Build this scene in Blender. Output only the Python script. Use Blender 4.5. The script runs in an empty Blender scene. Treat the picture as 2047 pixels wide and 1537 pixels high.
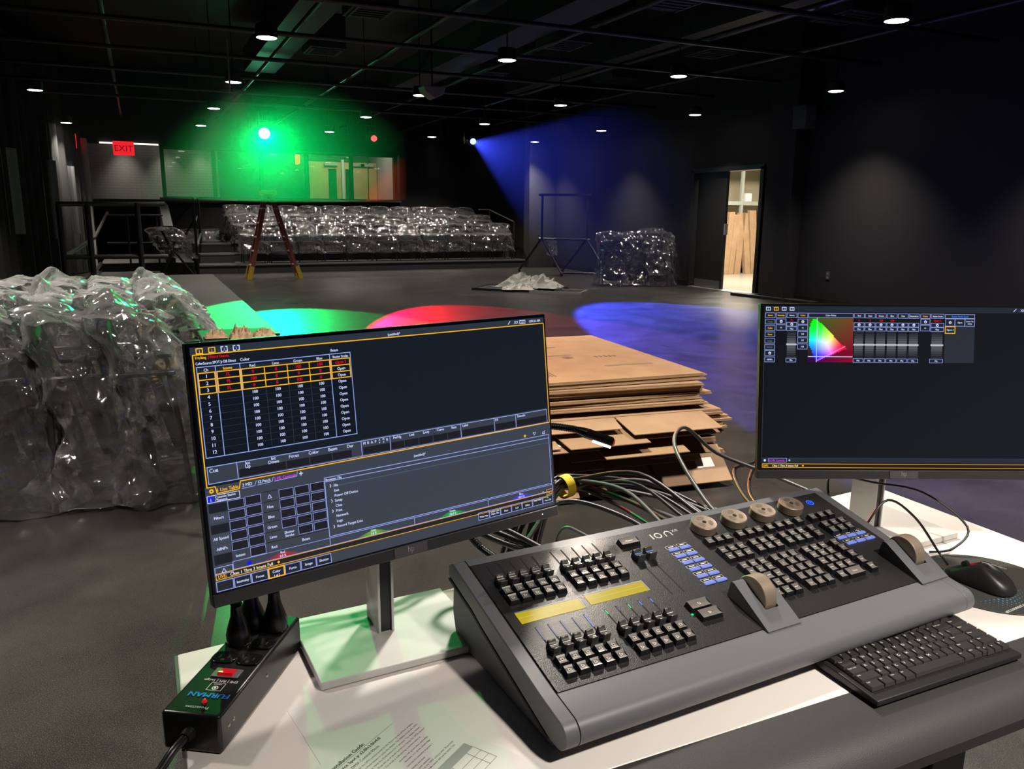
import bpy, bmesh, math, random
from mathutils import Vector, Matrix, noise

S = bpy.context.scene
COL = S.collection
random.seed(7)
PI = math.pi

# ------------------------------------------------------------------ camera, world, exposure
def lin(r, g, b):
    f = lambda c: (c / 255.0) / 12.92 if c / 255.0 <= 0.04045 else ((c / 255.0 + 0.055) / 1.055) ** 2.4
    return (f(r), f(g), f(b), 1.0)

YAW, PITCH, ROLL, FPX, CAMH = 0.4296, 0.2119, 0.0092, 1600.0, 1.37
cam = bpy.data.cameras.new('camera')
camo = bpy.data.objects.new('camera', cam)
COL.objects.link(camo)
fw = Vector((math.sin(YAW) * math.cos(PITCH), math.cos(YAW) * math.cos(PITCH), -math.sin(PITCH)))
rt = Vector((math.cos(YAW), -math.sin(YAW), 0))
up = rt.cross(fw)
r2 = math.cos(ROLL) * rt + math.sin(ROLL) * up
u2 = -math.sin(ROLL) * rt + math.cos(ROLL) * up
camo.matrix_world = Matrix(((r2.x, u2.x, -fw.x, 0), (r2.y, u2.y, -fw.y, 0), (r2.z, u2.z, -fw.z, CAMH), (0, 0, 0, 1)))
cam.sensor_width = 36.0
cam.lens = FPX / 2047.0 * 36.0
cam.clip_start = 0.02
cam.clip_end = 200
S.camera = camo

W = bpy.data.worlds.new('world')
S.world = W
W.use_nodes = True
W.node_tree.nodes['Background'].inputs[0].default_value = (0.5, 0.5, 0.55, 1)
W.node_tree.nodes['Background'].inputs[1].default_value = 0.0
vs = S.view_settings
vs.view_transform = 'Standard'
vs.look = 'None'
vs.gamma = 1.0
vs.use_curve_mapping = False
vs.exposure = 0.0
S.cycles.max_bounces = 6
S.cycles.diffuse_bounces = 3
S.cycles.glossy_bounces = 3
S.cycles.transmission_bounces = 4
S.cycles.transparent_max_bounces = 14
S.cycles.volume_bounces = 0
S.cycles.caustics_reflective = False
S.cycles.caustics_refractive = False
S.cycles.sample_clamp_indirect = 4.0

LAMP_W = 520.0          # every ceiling downlight
def add_spot(name, loc, target, watts, angle, blend, color, radius):
    l = bpy.data.lights.new(name, 'SPOT')
    l.energy = watts
    l.spot_size = math.radians(angle)
    l.spot_blend = blend
    l.color = color
    l.shadow_soft_size = radius
    o = bpy.data.objects.new(name, l)
    COL.objects.link(o)
    o.location = loc
    d = Vector(target) - Vector(loc)
    o.rotation_euler = d.to_track_quat('-Z', 'Y').to_euler()
    return o

# stage spotlights on the rear pipe
GREEN_P, RED_P, BLUE_P = (2.42, 17.33, 2.87), (4.66, 17.30, 2.87), (6.76, 16.90, 2.87)
GREEN_T, RED_T, BLUE_T = (1.35, 5.6, 0.0), (3.6, 6.4, 0.0), (6.5, 3.9, 0.0)
STAGE = [('green', GREEN_P, GREEN_T, (0.0, 1.0, 0.17), 4800, 26),
         ('red', RED_P, RED_T, (1.0, 0.0, 0.02), 10000, 22),
         ('blue', BLUE_P, BLUE_T, (0.04, 0.07, 1.0), 72000, 26)]
WARM = (1.0, 0.90, 0.80)

# ------------------------------------------------------------------ materials
MATS = {}
def mat(name, color=(0.5, 0.5, 0.5, 1), rough=0.5, metal=0.0, spec=0.5, emit=None, estr=1.0, bump=None, coat=0.0, vary=None, aniso=0.0):
    if name in MATS: return MATS[name]
    m = bpy.data.materials.new(name)
    m.use_nodes = True
    nt = m.node_tree
    b = nt.nodes['Principled BSDF']
    b.inputs['Base Color'].default_value = color
    b.inputs['Roughness'].default_value = rough
    b.inputs['Metallic'].default_value = metal
    b.inputs['Specular IOR Level'].default_value = spec
    b.inputs['Coat Weight'].default_value = coat
    b.inputs['Anisotropic'].default_value = aniso
    if emit:
        b.inputs['Emission Color'].default_value = emit
        b.inputs['Emission Strength'].default_value = estr
    if bump or vary:
        tc = nt.nodes.new('ShaderNodeTexCoord')
    if vary:      # (scale, colour 2)
        n = nt.nodes.new('ShaderNodeTexNoise'); n.inputs['Scale'].default_value = vary[0]; n.inputs['Detail'].default_value = 5
        mx = nt.nodes.new('ShaderNodeMix'); mx.data_type = 'RGBA'
        mx.inputs[6].default_value = color; mx.inputs[7].default_value = vary[1]
        rp = nt.nodes.new('ShaderNodeMapRange'); rp.inputs[1].default_value = 0.35; rp.inputs[2].default_value = 0.65
        nt.links.new(tc.outputs['Object'], n.inputs['Vector'])
        nt.links.new(n.outputs[0], rp.inputs[0]); nt.links.new(rp.outputs[0], mx.inputs[0])
        nt.links.new(mx.outputs[2], b.inputs['Base Color'])
    if bump:      # (scale, strength)
        n = nt.nodes.new('ShaderNodeTexNoise'); n.inputs['Scale'].default_value = bump[0]; n.inputs['Detail'].default_value = 4
        bp = nt.nodes.new('ShaderNodeBump'); bp.inputs['Strength'].default_value = bump[1]; bp.inputs['Distance'].default_value = 0.002
        nt.links.new(tc.outputs['Object'], n.inputs['Vector'])
        nt.links.new(n.outputs[0], bp.inputs['Height']); nt.links.new(bp.outputs[0], b.inputs['Normal'])
    MATS[name] = m
    return m

def screen_mat():
    m = mat('screen_display', (0.01, 0.01, 0.012, 1), 0.28, spec=0.4)
    nt = m.node_tree
    a = nt.nodes.new('ShaderNodeAttribute'); a.attribute_name = 'Col'
    b = nt.nodes['Principled BSDF']
    nt.links.new(a.outputs['Color'], b.inputs['Emission Color'])
    b.inputs['Emission Strength'].default_value = 1.0
    return m

def print_mat():      # inks on paper and labels, colour from the mesh
    m = mat('printed_ink', (0.5, 0.5, 0.5, 1), 0.6)
    nt = m.node_tree
    a = nt.nodes.new('ShaderNodeAttribute'); a.attribute_name = 'Col'
    nt.links.new(a.outputs['Color'], nt.nodes['Principled BSDF'].inputs['Base Color'])
    return m

def film_mat(name, crinkle, dens):
    m = bpy.data.materials.new(name); m.use_nodes = True
    nt = m.node_tree; N = nt.nodes; Lk = nt.links
    for n in list(N): N.remove(n)
    out = N.new('ShaderNodeOutputMaterial')
    tc = N.new('ShaderNodeTexCoord')
    mp = N.new('ShaderNodeMapping'); mp.inputs['Scale'].default_value = (1.0, 1.0, 0.4)
    mp.inputs['Rotation'].default_value = (0.5, 0.35, 0.0)
    vo = N.new('ShaderNodeTexVoronoi'); vo.feature = 'SMOOTH_F1'; vo.inputs['Scale'].default_value = crinkle; vo.inputs['Smoothness'].default_value = 0.15
    no = N.new('ShaderNodeTexNoise'); no.noise_type = 'RIDGED_MULTIFRACTAL'; no.inputs['Scale'].default_value = crinkle * 0.45; no.inputs['Detail'].default_value = 2.5; no.inputs['Distortion'].default_value = 0.6
    sc_ = N.new('ShaderNodeMath'); sc_.operation = 'MULTIPLY'; sc_.inputs[1].default_value = 0.55
    ad = N.new('ShaderNodeMath'); ad.operation = 'ADD'
    bp = N.new('ShaderNodeBump'); bp.inputs['Strength'].default_value = 1.0; bp.inputs['Distance'].default_value = 0.08
    Lk.new(tc.outputs['Object'], mp.inputs[0]); Lk.new(mp.outputs[0], vo.inputs['Vector']); Lk.new(mp.outputs[0], no.inputs['Vector'])
    Lk.new(vo.outputs['Distance'], sc_.inputs[0]); Lk.new(sc_.outputs[0], ad.inputs[0]); Lk.new(no.outputs[0], ad.inputs[1]); Lk.new(ad.outputs[0], bp.inputs['Height'])
    tr = N.new('ShaderNodeBsdfTransparent'); tr.inputs[0].default_value = (0.95, 0.95, 0.95, 1)
    gl = N.new('ShaderNodeBsdfGlossy'); gl.inputs['Roughness'].default_value = 0.10; gl.inputs[0].default_value = (1, 1, 1, 1)
    df = N.new('ShaderNodeBsdfDiffuse'); df.inputs[0].default_value = (0.85, 0.85, 0.85, 1)
    tl = N.new('ShaderNodeBsdfTranslucent'); tl.inputs[0].default_value = (0.85, 0.85, 0.85, 1)
    m0 = N.new('ShaderNodeMixShader'); m0.inputs[0].default_value = 0.4
    Lk.new(df.outputs[0], m0.inputs[1]); Lk.new(tl.outputs[0], m0.inputs[2])
    fr = N.new('ShaderNodeLayerWeight'); fr.inputs[0].default_value = 0.35
    Lk.new(bp.outputs[0], fr.inputs['Normal']); Lk.new(bp.outputs[0], gl.inputs['Normal'])
    mr = N.new('ShaderNodeMapRange'); mr.inputs[3].default_value = 0.12; mr.inputs[4].default_value = 0.8
    Lk.new(fr.outputs['Fresnel'], mr.inputs[0])
    m1 = N.new('ShaderNodeMixShader'); mf = N.new('ShaderNodeMapRange'); mf.inputs[1].default_value = 0.25; mf.inputs[3].default_value = dens * 0.6; mf.inputs[4].default_value = min(1.0, dens * 4.5); lw = N.new('ShaderNodeLayerWeight'); lw.inputs[0].default_value = 0.5; Lk.new(lw.outputs['Facing'], mf.inputs[0]); Lk.new(mf.outputs[0], m1.inputs[0])
    Lk.new(tr.outputs[0], m1.inputs[1]); Lk.new(m0.outputs[0], m1.inputs[2])
    m2 = N.new('ShaderNodeMixShader')
    Lk.new(mr.outputs[0], m2.inputs[0]); Lk.new(m1.outputs[0], m2.inputs[1]); Lk.new(gl.outputs[0], m2.inputs[2])
    Lk.new(m2.outputs[0], out.inputs['Surface'])
    return m

def floor_mat():
    m = mat('rubber_floor', (0.02, 0.02, 0.02, 1), 0.36, spec=0.5)
    nt = m.node_tree; N = nt.nodes; Lk = nt.links; b = N['Principled BSDF']
    tc = N.new('ShaderNodeTexCoord')
    sp = N.new('ShaderNodeTexNoise'); sp.inputs['Scale'].default_value = 400; sp.inputs['Detail'].default_value = 1
    r1 = N.new('ShaderNodeMapRange'); r1.inputs[1].default_value = 0.57; r1.inputs[2].default_value = 0.68
    big = N.new('ShaderNodeTexNoise'); big.inputs['Scale'].default_value = 2.2; big.inputs['Detail'].default_value = 9; big.inputs['Roughness'].default_value = 0.65; big.inputs['Distortion'].default_value = 0.8
    r2_ = N.new('ShaderNodeMapRange'); r2_.inputs[1].default_value = 0.35; r2_.inputs[2].default_value = 0.7
    c1 = N.new('ShaderNodeMix'); c1.data_type = 'RGBA'; c1.inputs[6].default_value = (0.010, 0.0096, 0.0088, 1); c1.inputs[7].default_value = (0.026, 0.0245, 0.022, 1)
    c2 = N.new('ShaderNodeMix'); c2.data_type = 'RGBA'; c2.inputs[7].default_value = (0.12, 0.11, 0.095, 1)
    for t in (sp, big): Lk.new(tc.outputs['Object'], t.inputs['Vector'])
    Lk.new(big.outputs[0], r2_.inputs[0]); Lk.new(r2_.outputs[0], c1.inputs[0])
    Lk.new(sp.outputs[0], r1.inputs[0]); Lk.new(r1.outputs[0], c2.inputs[0]); Lk.new(c1.outputs[2], c2.inputs[6])
    Lk.new(c2.outputs[2], b.inputs['Base Color'])
    r3 = N.new('ShaderNodeMapRange'); r3.inputs[3].default_value = 0.22; r3.inputs[4].default_value = 0.42
    Lk.new(big.outputs[0], r3.inputs[0]); Lk.new(r3.outputs[0], b.inputs['Roughness'])
    return m

def brick_mat(name, c1, c2, scale, bw, bh):
    m = mat(name, c1, 0.8)
    nt = m.node_tree; N = nt.nodes; Lk = nt.links
    tc = N.new('ShaderNodeTexCoord'); mp = N.new('ShaderNodeMapping'); mp.inputs['Rotation'].default_value = (PI / 2, 0, 0)
    br = N.new('ShaderNodeTexBrick'); br.inputs['Color1'].default_value = c1; br.inputs['Color2'].default_value = c1; br.inputs['Mortar'].default_value = c2
    br.inputs['Scale'].default_value = scale; br.inputs['Brick Width'].default_value = bw; br.inputs['Row Height'].default_value = bh; br.inputs['Mortar Size'].default_value = 0.012
    Lk.new(tc.outputs['Object'], mp.inputs[0]); Lk.new(mp.outputs[0], br.inputs['Vector']); Lk.new(br.outputs[0], N['Principled BSDF'].inputs['Base Color'])
    return m

BLACK = mat('black_plastic', (0.012, 0.012, 0.013, 1), 0.4)
MATTE = mat('matte_black', (0.010, 0.010, 0.010, 1), 0.7)
GLOSSBLACK = mat('gloss_black', (0.008, 0.008, 0.008, 1), 0.12)
STEEL = mat('black_steel', (0.012, 0.012, 0.012, 1), 0.33, spec=0.6)
SILVER = mat('satin_silver', (0.55, 0.55, 0.53, 1), 0.38, metal=0.75)
WALLBLACK = mat('black_wall_paint', (0.009, 0.0085, 0.0095, 1), 0.7, bump=(30, 0.15))
CARD = mat('cardboard', (0.31, 0.20, 0.11, 1), 0.75, vary=(6, (0.26, 0.16, 0.085, 1)))
CARDIN = mat('cardboard_inside', (0.26, 0.165, 0.085, 1), 0.8)
INK = print_mat()
SCREEN = screen_mat()
FILM = film_mat('clear_plastic_film', 9.0, 0.12)
FILMFAR = film_mat('clear_plastic_film_small', 9.0, 0.045)

# ------------------------------------------------------------------ mesh builder
I4 = Matrix.Identity(4)
class MB:
    def __init__(s): s.v = []; s.f = []; s.m = []; s.c = []
    def add(s, vs, fs, mi=0, col=None, T=None):
        o = len(s.v)
        s.v += [tuple(T @ Vector(p)) if T is not None else tuple(p) for p in vs]
        for f in fs:
            s.f.append(tuple(i + o for i in f)); s.m.append(mi); s.c.append(col)
        return s
    def box(s, c, d, T=None, mi=0, col=None):
        x, y, z = (q / 2 for q in d)
        vs = [(c[0] + a * x, c[1] + b * y, c[2] + e * z) for e in (-1, 1) for b in (-1, 1) for a in (-1, 1)]
        return s.add(vs, [(0, 2, 3, 1), (4, 5, 7, 6), (0, 1, 5, 4), (2, 6, 7, 3), (0, 4, 6, 2), (1, 3, 7, 5)], mi, col, T)
    def bx(s, lo, hi, T=None, mi=0, col=None):
        return s.box([(a + b) / 2 for a, b in zip(lo, hi)], [abs(b - a) for a, b in zip(lo, hi)], T, mi, col)
    def quad(s, a, b, c, d, mi=0, col=None, T=None): return s.add([a, b, c, d], [(0, 1, 2, 3)], mi, col, T)
    def prism(s, poly, lo, hi, frame=lambda a, b, h: (a, b, h), mi=0, T=None, col=None):
        n = len(poly)
        vs = [frame(a, b, lo) for a, b in poly] + [frame(a, b, hi) for a, b in poly]
        fs = [tuple(range(n))[::-1], tuple(range(n, 2 * n))] + [(i, (i + 1) % n, n + (i + 1) % n, n + i) for i in range(n)]
        return s.add(vs, fs, mi, col, T)
    def cyl(s, p0, p1, r0, r1=None, n=16, mi=0, T=None, caps=True):
        r1 = r0 if r1 is None else r1
        p0 = Vector(p0); p1 = Vector(p1); d = (p1 - p0).normalized()
        a = d.orthogonal().normalized(); b = d.cross(a)
        vs = []
        for p, r in ((p0, r0), (p1, r1)):
            vs += [p + (a * math.cos(2 * PI * i / n) + b * math.sin(2 * PI * i / n)) * r for i in range(n)]
        fs = [(i, (i + 1) % n, n + (i + 1) % n, n + i) for i in range(n)]
        if caps: fs += [tuple(range(n))[::-1], tuple(range(n, 2 * n))]
        return s.add(vs, fs, mi, None, T)
    def lathe(s, prof, n=24, mi=0, T=None, c=(0, 0, 0)):
        vs = []; k = len(prof)
        for i in range(n):
            t = 2 * PI * i / n
            vs += [(c[0] + r * math.cos(t), c[1] + r * math.sin(t), c[2] + z) for r, z in prof]
        fs = []
        for i in range(n):
            j = (i + 1) % n
            fs += [(i * k + q, j * k + q, j * k + q + 1, i * k + q + 1) for q in range(k - 1)]
        return s.add(vs, fs, mi, None, T)
    def tube(s, pts, r, n=8, mi=0, T=None, sub=6, rib=0.0):
        n = max(n, 12); P = smooth_path(pts, sub); rings = []
        a = None
        for i, p in enumerate(P):
            d = (P[min(i + 1, len(P) - 1)] - P[max(i - 1, 0)]).normalized()
            if a is None: a = d.orthogonal().normalized()
            a = (a - d * a.dot(d)).normalized(); b = d.cross(a)
            rr = r * (1 + (rib if i % 2 else 0))
            rings.append([p + (a * math.cos(2 * PI * k / n) + b * math.sin(2 * PI * k / n)) * rr for k in range(n)])
        vs = [q for rg in rings for q in rg]
        fs = [(i * n + k, i * n + (k + 1) % n, (i + 1) * n + (k + 1) % n, (i + 1) * n + k) for i in range(len(P) - 1) for k in range(n)]
        fs += [tuple(range(n))[::-1], tuple(range((len(P) - 1) * n, len(P) * n))]
        return s.add(vs, fs, mi, None, T)
    def grid(s, fn, nu, nv, mi=0, T=None, wrap=False):
        vs = [fn(i / (nu if wrap else nu - 1), j / (nv - 1)) for j in range(nv) for i in range(nu)]
        fs = []
        for j in range(nv - 1):
            for i in range(nu if wrap else nu - 1):
                k = (i + 1) % nu
                fs.append((j * nu + i, j * nu + k, (j + 1) * nu + k, (j + 1) * nu + i))
        return s.add(vs, fs, mi, None, T)

def smooth_path(pts, sub):
    P = [Vector(p) for p in pts]
    if sub <= 1 or len(P) < 3: return P
    out = []
    for i in range(len(P) - 1):
        p0 = P[max(i - 1, 0)]; p1 = P[i]; p2 = P[i + 1]; p3 = P[min(i + 2, len(P) - 1)]
        for k in range(sub):
            t = k / sub
            out.append(0.5 * ((2 * p1) + (p2 - p0) * t + (2 * p0 - 5 * p1 + 4 * p2 - p3) * t * t + (3 * p1 - p0 - 3 * p2 + p3) * t ** 3))
    out.append(P[-1])
    return out

ORG = {}
def link(name, data, parent):
    o = bpy.data.objects.new(name, data)
    COL.objects.link(o)
    if parent is not None:
        o.parent = parent
        ORG[o.name] = ORG[parent.name]
    return o
def obj(name, mb, mats, parent=None, bevel=0.0, smooth=True, org=None, seg=2):
    if not isinstance(mats, (list, tuple)): mats = [mats]
    me = bpy.data.meshes.new(name)
    og = Vector(ORG[parent.name]) if parent is not None else Vector(org or (0, 0, 0))
    me.from_pydata([tuple(Vector(p) - og) for p in mb.v], [], mb.f)
    for m in mats: me.materials.append(m)
    me.polygons.foreach_set('material_index', mb.m)
    if any(c is not None for c in mb.c):
        at = me.color_attributes.new('Col', 'FLOAT_COLOR', 'CORNER')
        for p, c in zip(me.polygons, mb.c):
            for li in p.loop_indices: at.data[li].color = c or (0, 0, 0, 1)
    if smooth:
        me.polygons.foreach_set('use_smooth', [True] * len(me.polygons))
        me.set_sharp_from_angle(angle=math.radians(38))
    me.validate(); me.update()
    o = link(name, me, parent)
    if parent is None:
        o.location = og; ORG[o.name] = tuple(og)
    if bevel:
        b = o.modifiers.new('bevel', 'BEVEL'); b.width = bevel; b.segments = seg; b.limit_method = 'ANGLE'; b.angle_limit = math.radians(40)
    return o
def tag(o, label, cat, group=None, kind=None):
    o['label'] = label; o['category'] = cat
    if group: o['group'] = group
    if kind: o['kind'] = kind
    return o
def thing(name, loc, label, cat, group=None):
    o = bpy.data.objects.new(name, None); COL.objects.link(o)
    o.location = loc; ORG[o.name] = tuple(loc); o.empty_display_size = 0.1
    return tag(o, label, cat, group)
def struct(name, mb, m, bevel=0.0):
    o = obj(name, mb, m, None, bevel); o['kind'] = 'structure'; return o
def copy_tree(o, parent=None, group=None):
    c = o.copy(); COL.objects.link(c)
    if parent is not None: c.parent = parent
    for ch in o.children: copy_tree(ch, c)
    return c
ORD = ['first', 'second', 'third', 'fourth', 'fifth', 'sixth', 'seventh', 'eighth', 'ninth', 'tenth', 'eleventh', 'twelfth']

# ------------------------------------------------------------------ lettering (built-in font turned into flat meshes)
CH = ''.join(chr(i) for i in range(33, 127)) + '°'
GL = {}
def build_glyphs():
    obs = []
    for c in CH:
        for body in (c, 'H' + c + 'H'):
            cu = bpy.data.curves.new('t', 'FONT'); cu.body = body; cu.size = 1.0; cu.resolution_u = 2; cu.fill_mode = 'FRONT'
            o = bpy.data.objects.new('t', cu); COL.objects.link(o); obs.append(o)
    cu = bpy.data.curves.new('t', 'FONT'); cu.body = 'HH'; cu.size = 1.0; o = bpy.data.objects.new('t', cu); COL.objects.link(o); obs.append(o)
    bpy.context.view_layer.update()
    dg = bpy.context.evaluated_depsgraph_get()
    def ext(o):
        me = bpy.data.meshes.new_from_object(o.evaluated_get(dg)); vs = [tuple(v.co)[:2] for v in me.vertices]; fs = [tuple(p.vertices) for p in me.polygons]
        bpy.data.meshes.remove(me); return vs, fs
    hh = ext(obs[-1])[0]; wh = max(p[0] for p in hh) - min(p[0] for p in hh)
    for i, c in enumerate(CH):
        vs, fs = ext(obs[2 * i]); w3 = ext(obs[2 * i + 1])[0]
        adv = (max(p[0] for p in w3) - min(p[0] for p in w3)) - wh
        GL[c] = (vs, fs, adv)
    for o in obs:
        d = o.data; bpy.data.objects.remove(o); bpy.data.curves.remove(d)
    GL[' '] = ([], [], 0.28)
build_glyphs()
def text(mb, s, size, x, y, T=None, col=None, mi=0, align='c', sx=1.0, z=0.0, bold=0.0):
    # x, y: baseline position in the local plane of T
    w = sum(GL[c][2] for c in s) * size * sx
    px = x - (w / 2 if align == 'c' else w if align == 'r' else 0)
    for c in s:
        vs, fs, adv = GL[c]
        if vs:
            for k in ((0,) if not bold else (-bold, bold)):
                mb.add([(px + a * size * sx + k, y + b * size, z + (k * .01)) for a, b in vs], fs, mi, col, T)
        px += adv * size * sx
    return w

# ------------------------------------------------------------------ the room
struct('floor', MB().bx((-7, -5, -0.1), (16, 22, 0)), floor_mat())
struct('ceiling', MB().bx((-7, -5, 4.7), (16, 30, 4.8)), MATTE)
m = MB()
m.bx((9.6, -5, 0), (9.8, 10.9, 4.7)).bx((9.6, 12.75, 0), (9.8, 22, 4.7)).bx((9.6, 10.9, 2.16), (9.8, 12.75, 4.7))
struct('wall_right', m, WALLBLACK)
struct('wall_left', MB().bx((-2.9, -5, 0), (-2.7, 22, 4.7)), WALLBLACK)
struct('wall_front', MB().bx((-7, -5.2, 0), (16, -5, 4.7)), WALLBLACK)
m = MB(); m.bx((-0.98, 22.0, 0), (6.62, 22.2, 1.60)).bx((-2.9, 22.0, 2.88), (9.6, 22.2, 4.7)).bx((6.62, 22.0, 0), (9.6, 22.2, 2.88)).bx((-2.9, 22.0, 0), (-0.98, 22.2, 2.88))
struct('wall_rear', m, WALLBLACK)
struct('trim_1', MB().bx((9.36, 9.95, 0), (9.6, 10.55, 4.7)), WALLBLACK, 0.006)
struct('trim_2', MB().bx((8.88, 18.45, 0), (9.6, 18.75, 4.7)), mat('grey_pier', (0.04, 0.04, 0.038, 1), 0.7), 0.006)
struct('trim_3', MB().bx((-1.32, 20.3, 0), (-0.92, 20.7, 2.86)), mat('pale_grey_pier', (0.34, 0.34, 0.33, 1), 0.7), 0.006)
struct('trim_4', MB().bx((0.5, 21.86, 1.60), (6.62, 22.22, 1.65)), mat('sill_grey', (0.10, 0.10, 0.095, 1), 0.45), 0.004)
struct('baseboard_right', MB().bx((9.585, -5, 0), (9.6, 9.95, 0.10)).bx((9.585, 12.85, 0), (9.6, 18.45, 0.10)), BLACK)

# booth window: frame and panes
w = MB()
for x in (0.62, 1.80, 2.95, 4.10, 5.28, 6.50): w.bx((x - 0.045, 21.98, 1.65), (x + 0.045, 22.1, 2.88))
w.bx((0.6, 21.98, 2.80), (6.56, 22.1, 2.88)); w.bx((0.6, 21.98, 1.65), (6.56, 22.1, 1.68))
win = struct('window_1', w, BLACK)
gm = bpy.data.materials.new('window_glass'); gm.use_nodes = True
nt = gm.node_tree; nt.nodes.remove(nt.nodes['Principled BSDF'])
g1 = nt.nodes.new('ShaderNodeBsdfTransparent'); g1.inputs[0].default_value = (0.86, 0.88, 0.87, 1); g2 = nt.nodes.new('ShaderNodeBsdfGlossy'); g2.inputs['Roughness'].default_value = 0.03
fr = nt.nodes.new('ShaderNodeFresnel'); mx = nt.nodes.new('ShaderNodeMixShader')
nt.links.new(fr.outputs[0], mx.inputs[0]); nt.links.new(g1.outputs[0], mx.inputs[1]); nt.links.new(g2.outputs[0], mx.inputs[2]); nt.links.new(mx.outputs[0], nt.nodes['Material Output'].inputs[0])
for x0, x1 in zip((0.66, 1.84, 2.99, 4.14, 5.32), (1.76, 2.91, 4.06, 5.24, 6.46)):
    obj('pane', MB().bx((x0, 22.03, 1.68), (x1, 22.04, 2.80)), gm, win)

# lobby behind the booth window
struct('floor_lobby', MB().bx((-2.9, 22.2, 0.5), (9.6, 28.2, 0.6)), mat('lobby_floor', (0.10, 0.10, 0.10, 1), 0.3))
struct('wall_lobby', MB().bx((-1.6, 23.7, 0.6), (2.05, 23.9, 3.6)), brick_mat('grey_block_wall', (0.24, 0.25, 0.23, 1), (0.07, 0.07, 0.068, 1), 6.0, 1.3, 0.42))
struct('wall_back', MB().bx((-2.9, 28.0, 0.6), (9.6, 28.2, 4.7)), mat('lobby_wall', (0.07, 0.075, 0.08, 1), 0.7))
struct('trim_5', MB().bx((7.35, 25.2, 0.6), (7.75, 28.0, 3.6)), mat('lobby_pale', (0.34, 0.33, 0.30, 1), 0.7))
struct('trim_6', MB().bx((6.62, 22.22, 0.6), (6.95, 22.6, 3.6)), mat('lobby_pale', (0.34, 0.33, 0.30, 1), 0.7))
WOOD = mat('maple_door', (0.52, 0.33, 0.17, 1), 0.5, vary=(3, (0.46, 0.28, 0.14, 1)))
def wood_door(n, x0, x1, lite):
    d = struct('door_%d' % n, MB().bx((x0, 27.0, 0.6), (x1, 27.06, 2.92)), WOOD)
    if lite: obj('door_lite', MB().bx((lite[0], 26.985, 0.95), (lite[1], 27.0, 2.7)), GLOSSBLACK, d)
    obj('door_closer', MB().bx((x1 - 0.55, 26.93, 2.80), (x1 - 0.12, 27.0, 2.88)), SILVER, d)
    obj('door_handle', MB().bx((x1 - 0.12, 26.93, 1.55), (x1 - 0.04, 27.0, 1.75)), SILVER, d)
wood_door(2, 5.10, 6.14, (5.72, 5.98))
wood_door(3, 6.24, 7.02, (6.28, 6.50))
wood_door(4, 7.06, 7.33, None)
struct('trim_7', MB().bx((6.15, 26.95, 0.6), (6.23, 27.1, 3.0)), mat('lobby_white', (0.6, 0.6, 0.58, 1), 0.5))

# door into the store room (right wall)
DBLK = mat('black_door_paint', (0.012, 0.012, 0.013, 1), 0.45)
d = struct('door_1', MB().bx((9.66, 11.88, 0.01), (9.71, 12.7, 2.12)), DBLK)
obj('kick_plate', MB().bx((9.645, 11.92, 0.02), (9.66, 12.66, 0.16)), mat('dull_steel', (0.25, 0.25, 0.25, 1), 0.4, 0.8), d)
obj('door_edge_bolt', MB().bx((9.65, 11.86, 1.0), (9.72, 11.885, 1.2)), SILVER, d)
f = MB(); f.bx((9.56, 10.84, 0), (9.82, 10.92, 2.16)).bx((9.56, 12.72, 0), (9.82, 12.80, 2.16)).bx((9.56, 10.84, 2.12), (9.82, 12.80, 2.20))
struct('trim_8', f, mat('door_frame_black', (0.02, 0.02, 0.02, 1), 0.3))
struct('trim_9', MB().bx((9.55, 10.9, 0), (9.82, 12.75, 0.012)), SILVER)
# store room shell
TAN = mat('store_wall', (0.50, 0.44, 0.31, 1), 0.8)
struct('wall_store_back', MB().bx((9.8, 16.4, 0), (14.8, 16.6, 3.4)), TAN)
struct('wall_store_side', MB().bx((14.7, 9.0, 0), (14.9, 16.6, 3.4)), TAN)
struct('floor_store', MB().bx((9.8, 9.0, -0.02), (14.8, 16.6, 0.004)), mat('store_floor', (0.30, 0.27, 0.22, 1), 0.25, spec=0.6))
struct('ceiling_store', MB().bx((9.8, 9.0, 3.4), (14.8, 16.6, 3.5)), TAN)
sl = bpy.data.lights.new('store_light', 'AREA'); sl.energy = 620; sl.size = 1.2; sl.color = (1, 0.92, 0.78)
so = bpy.data.objects.new('store_light', sl); COL.objects.link(so); so.location = (11.2, 12.9, 3.3)
for lx, ly, e in ((5.9, 25.6, 45), (7.3, 25.4, 16)):
    l2 = bpy.data.lights.new('lobby_light', 'AREA'); l2.energy = e; l2.size = 0.8; l2.color = WARM[:3]
    lo = bpy.data.objects.new('lobby_light', l2); COL.objects.link(lo); lo.location = (lx, ly, 3.9)

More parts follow.
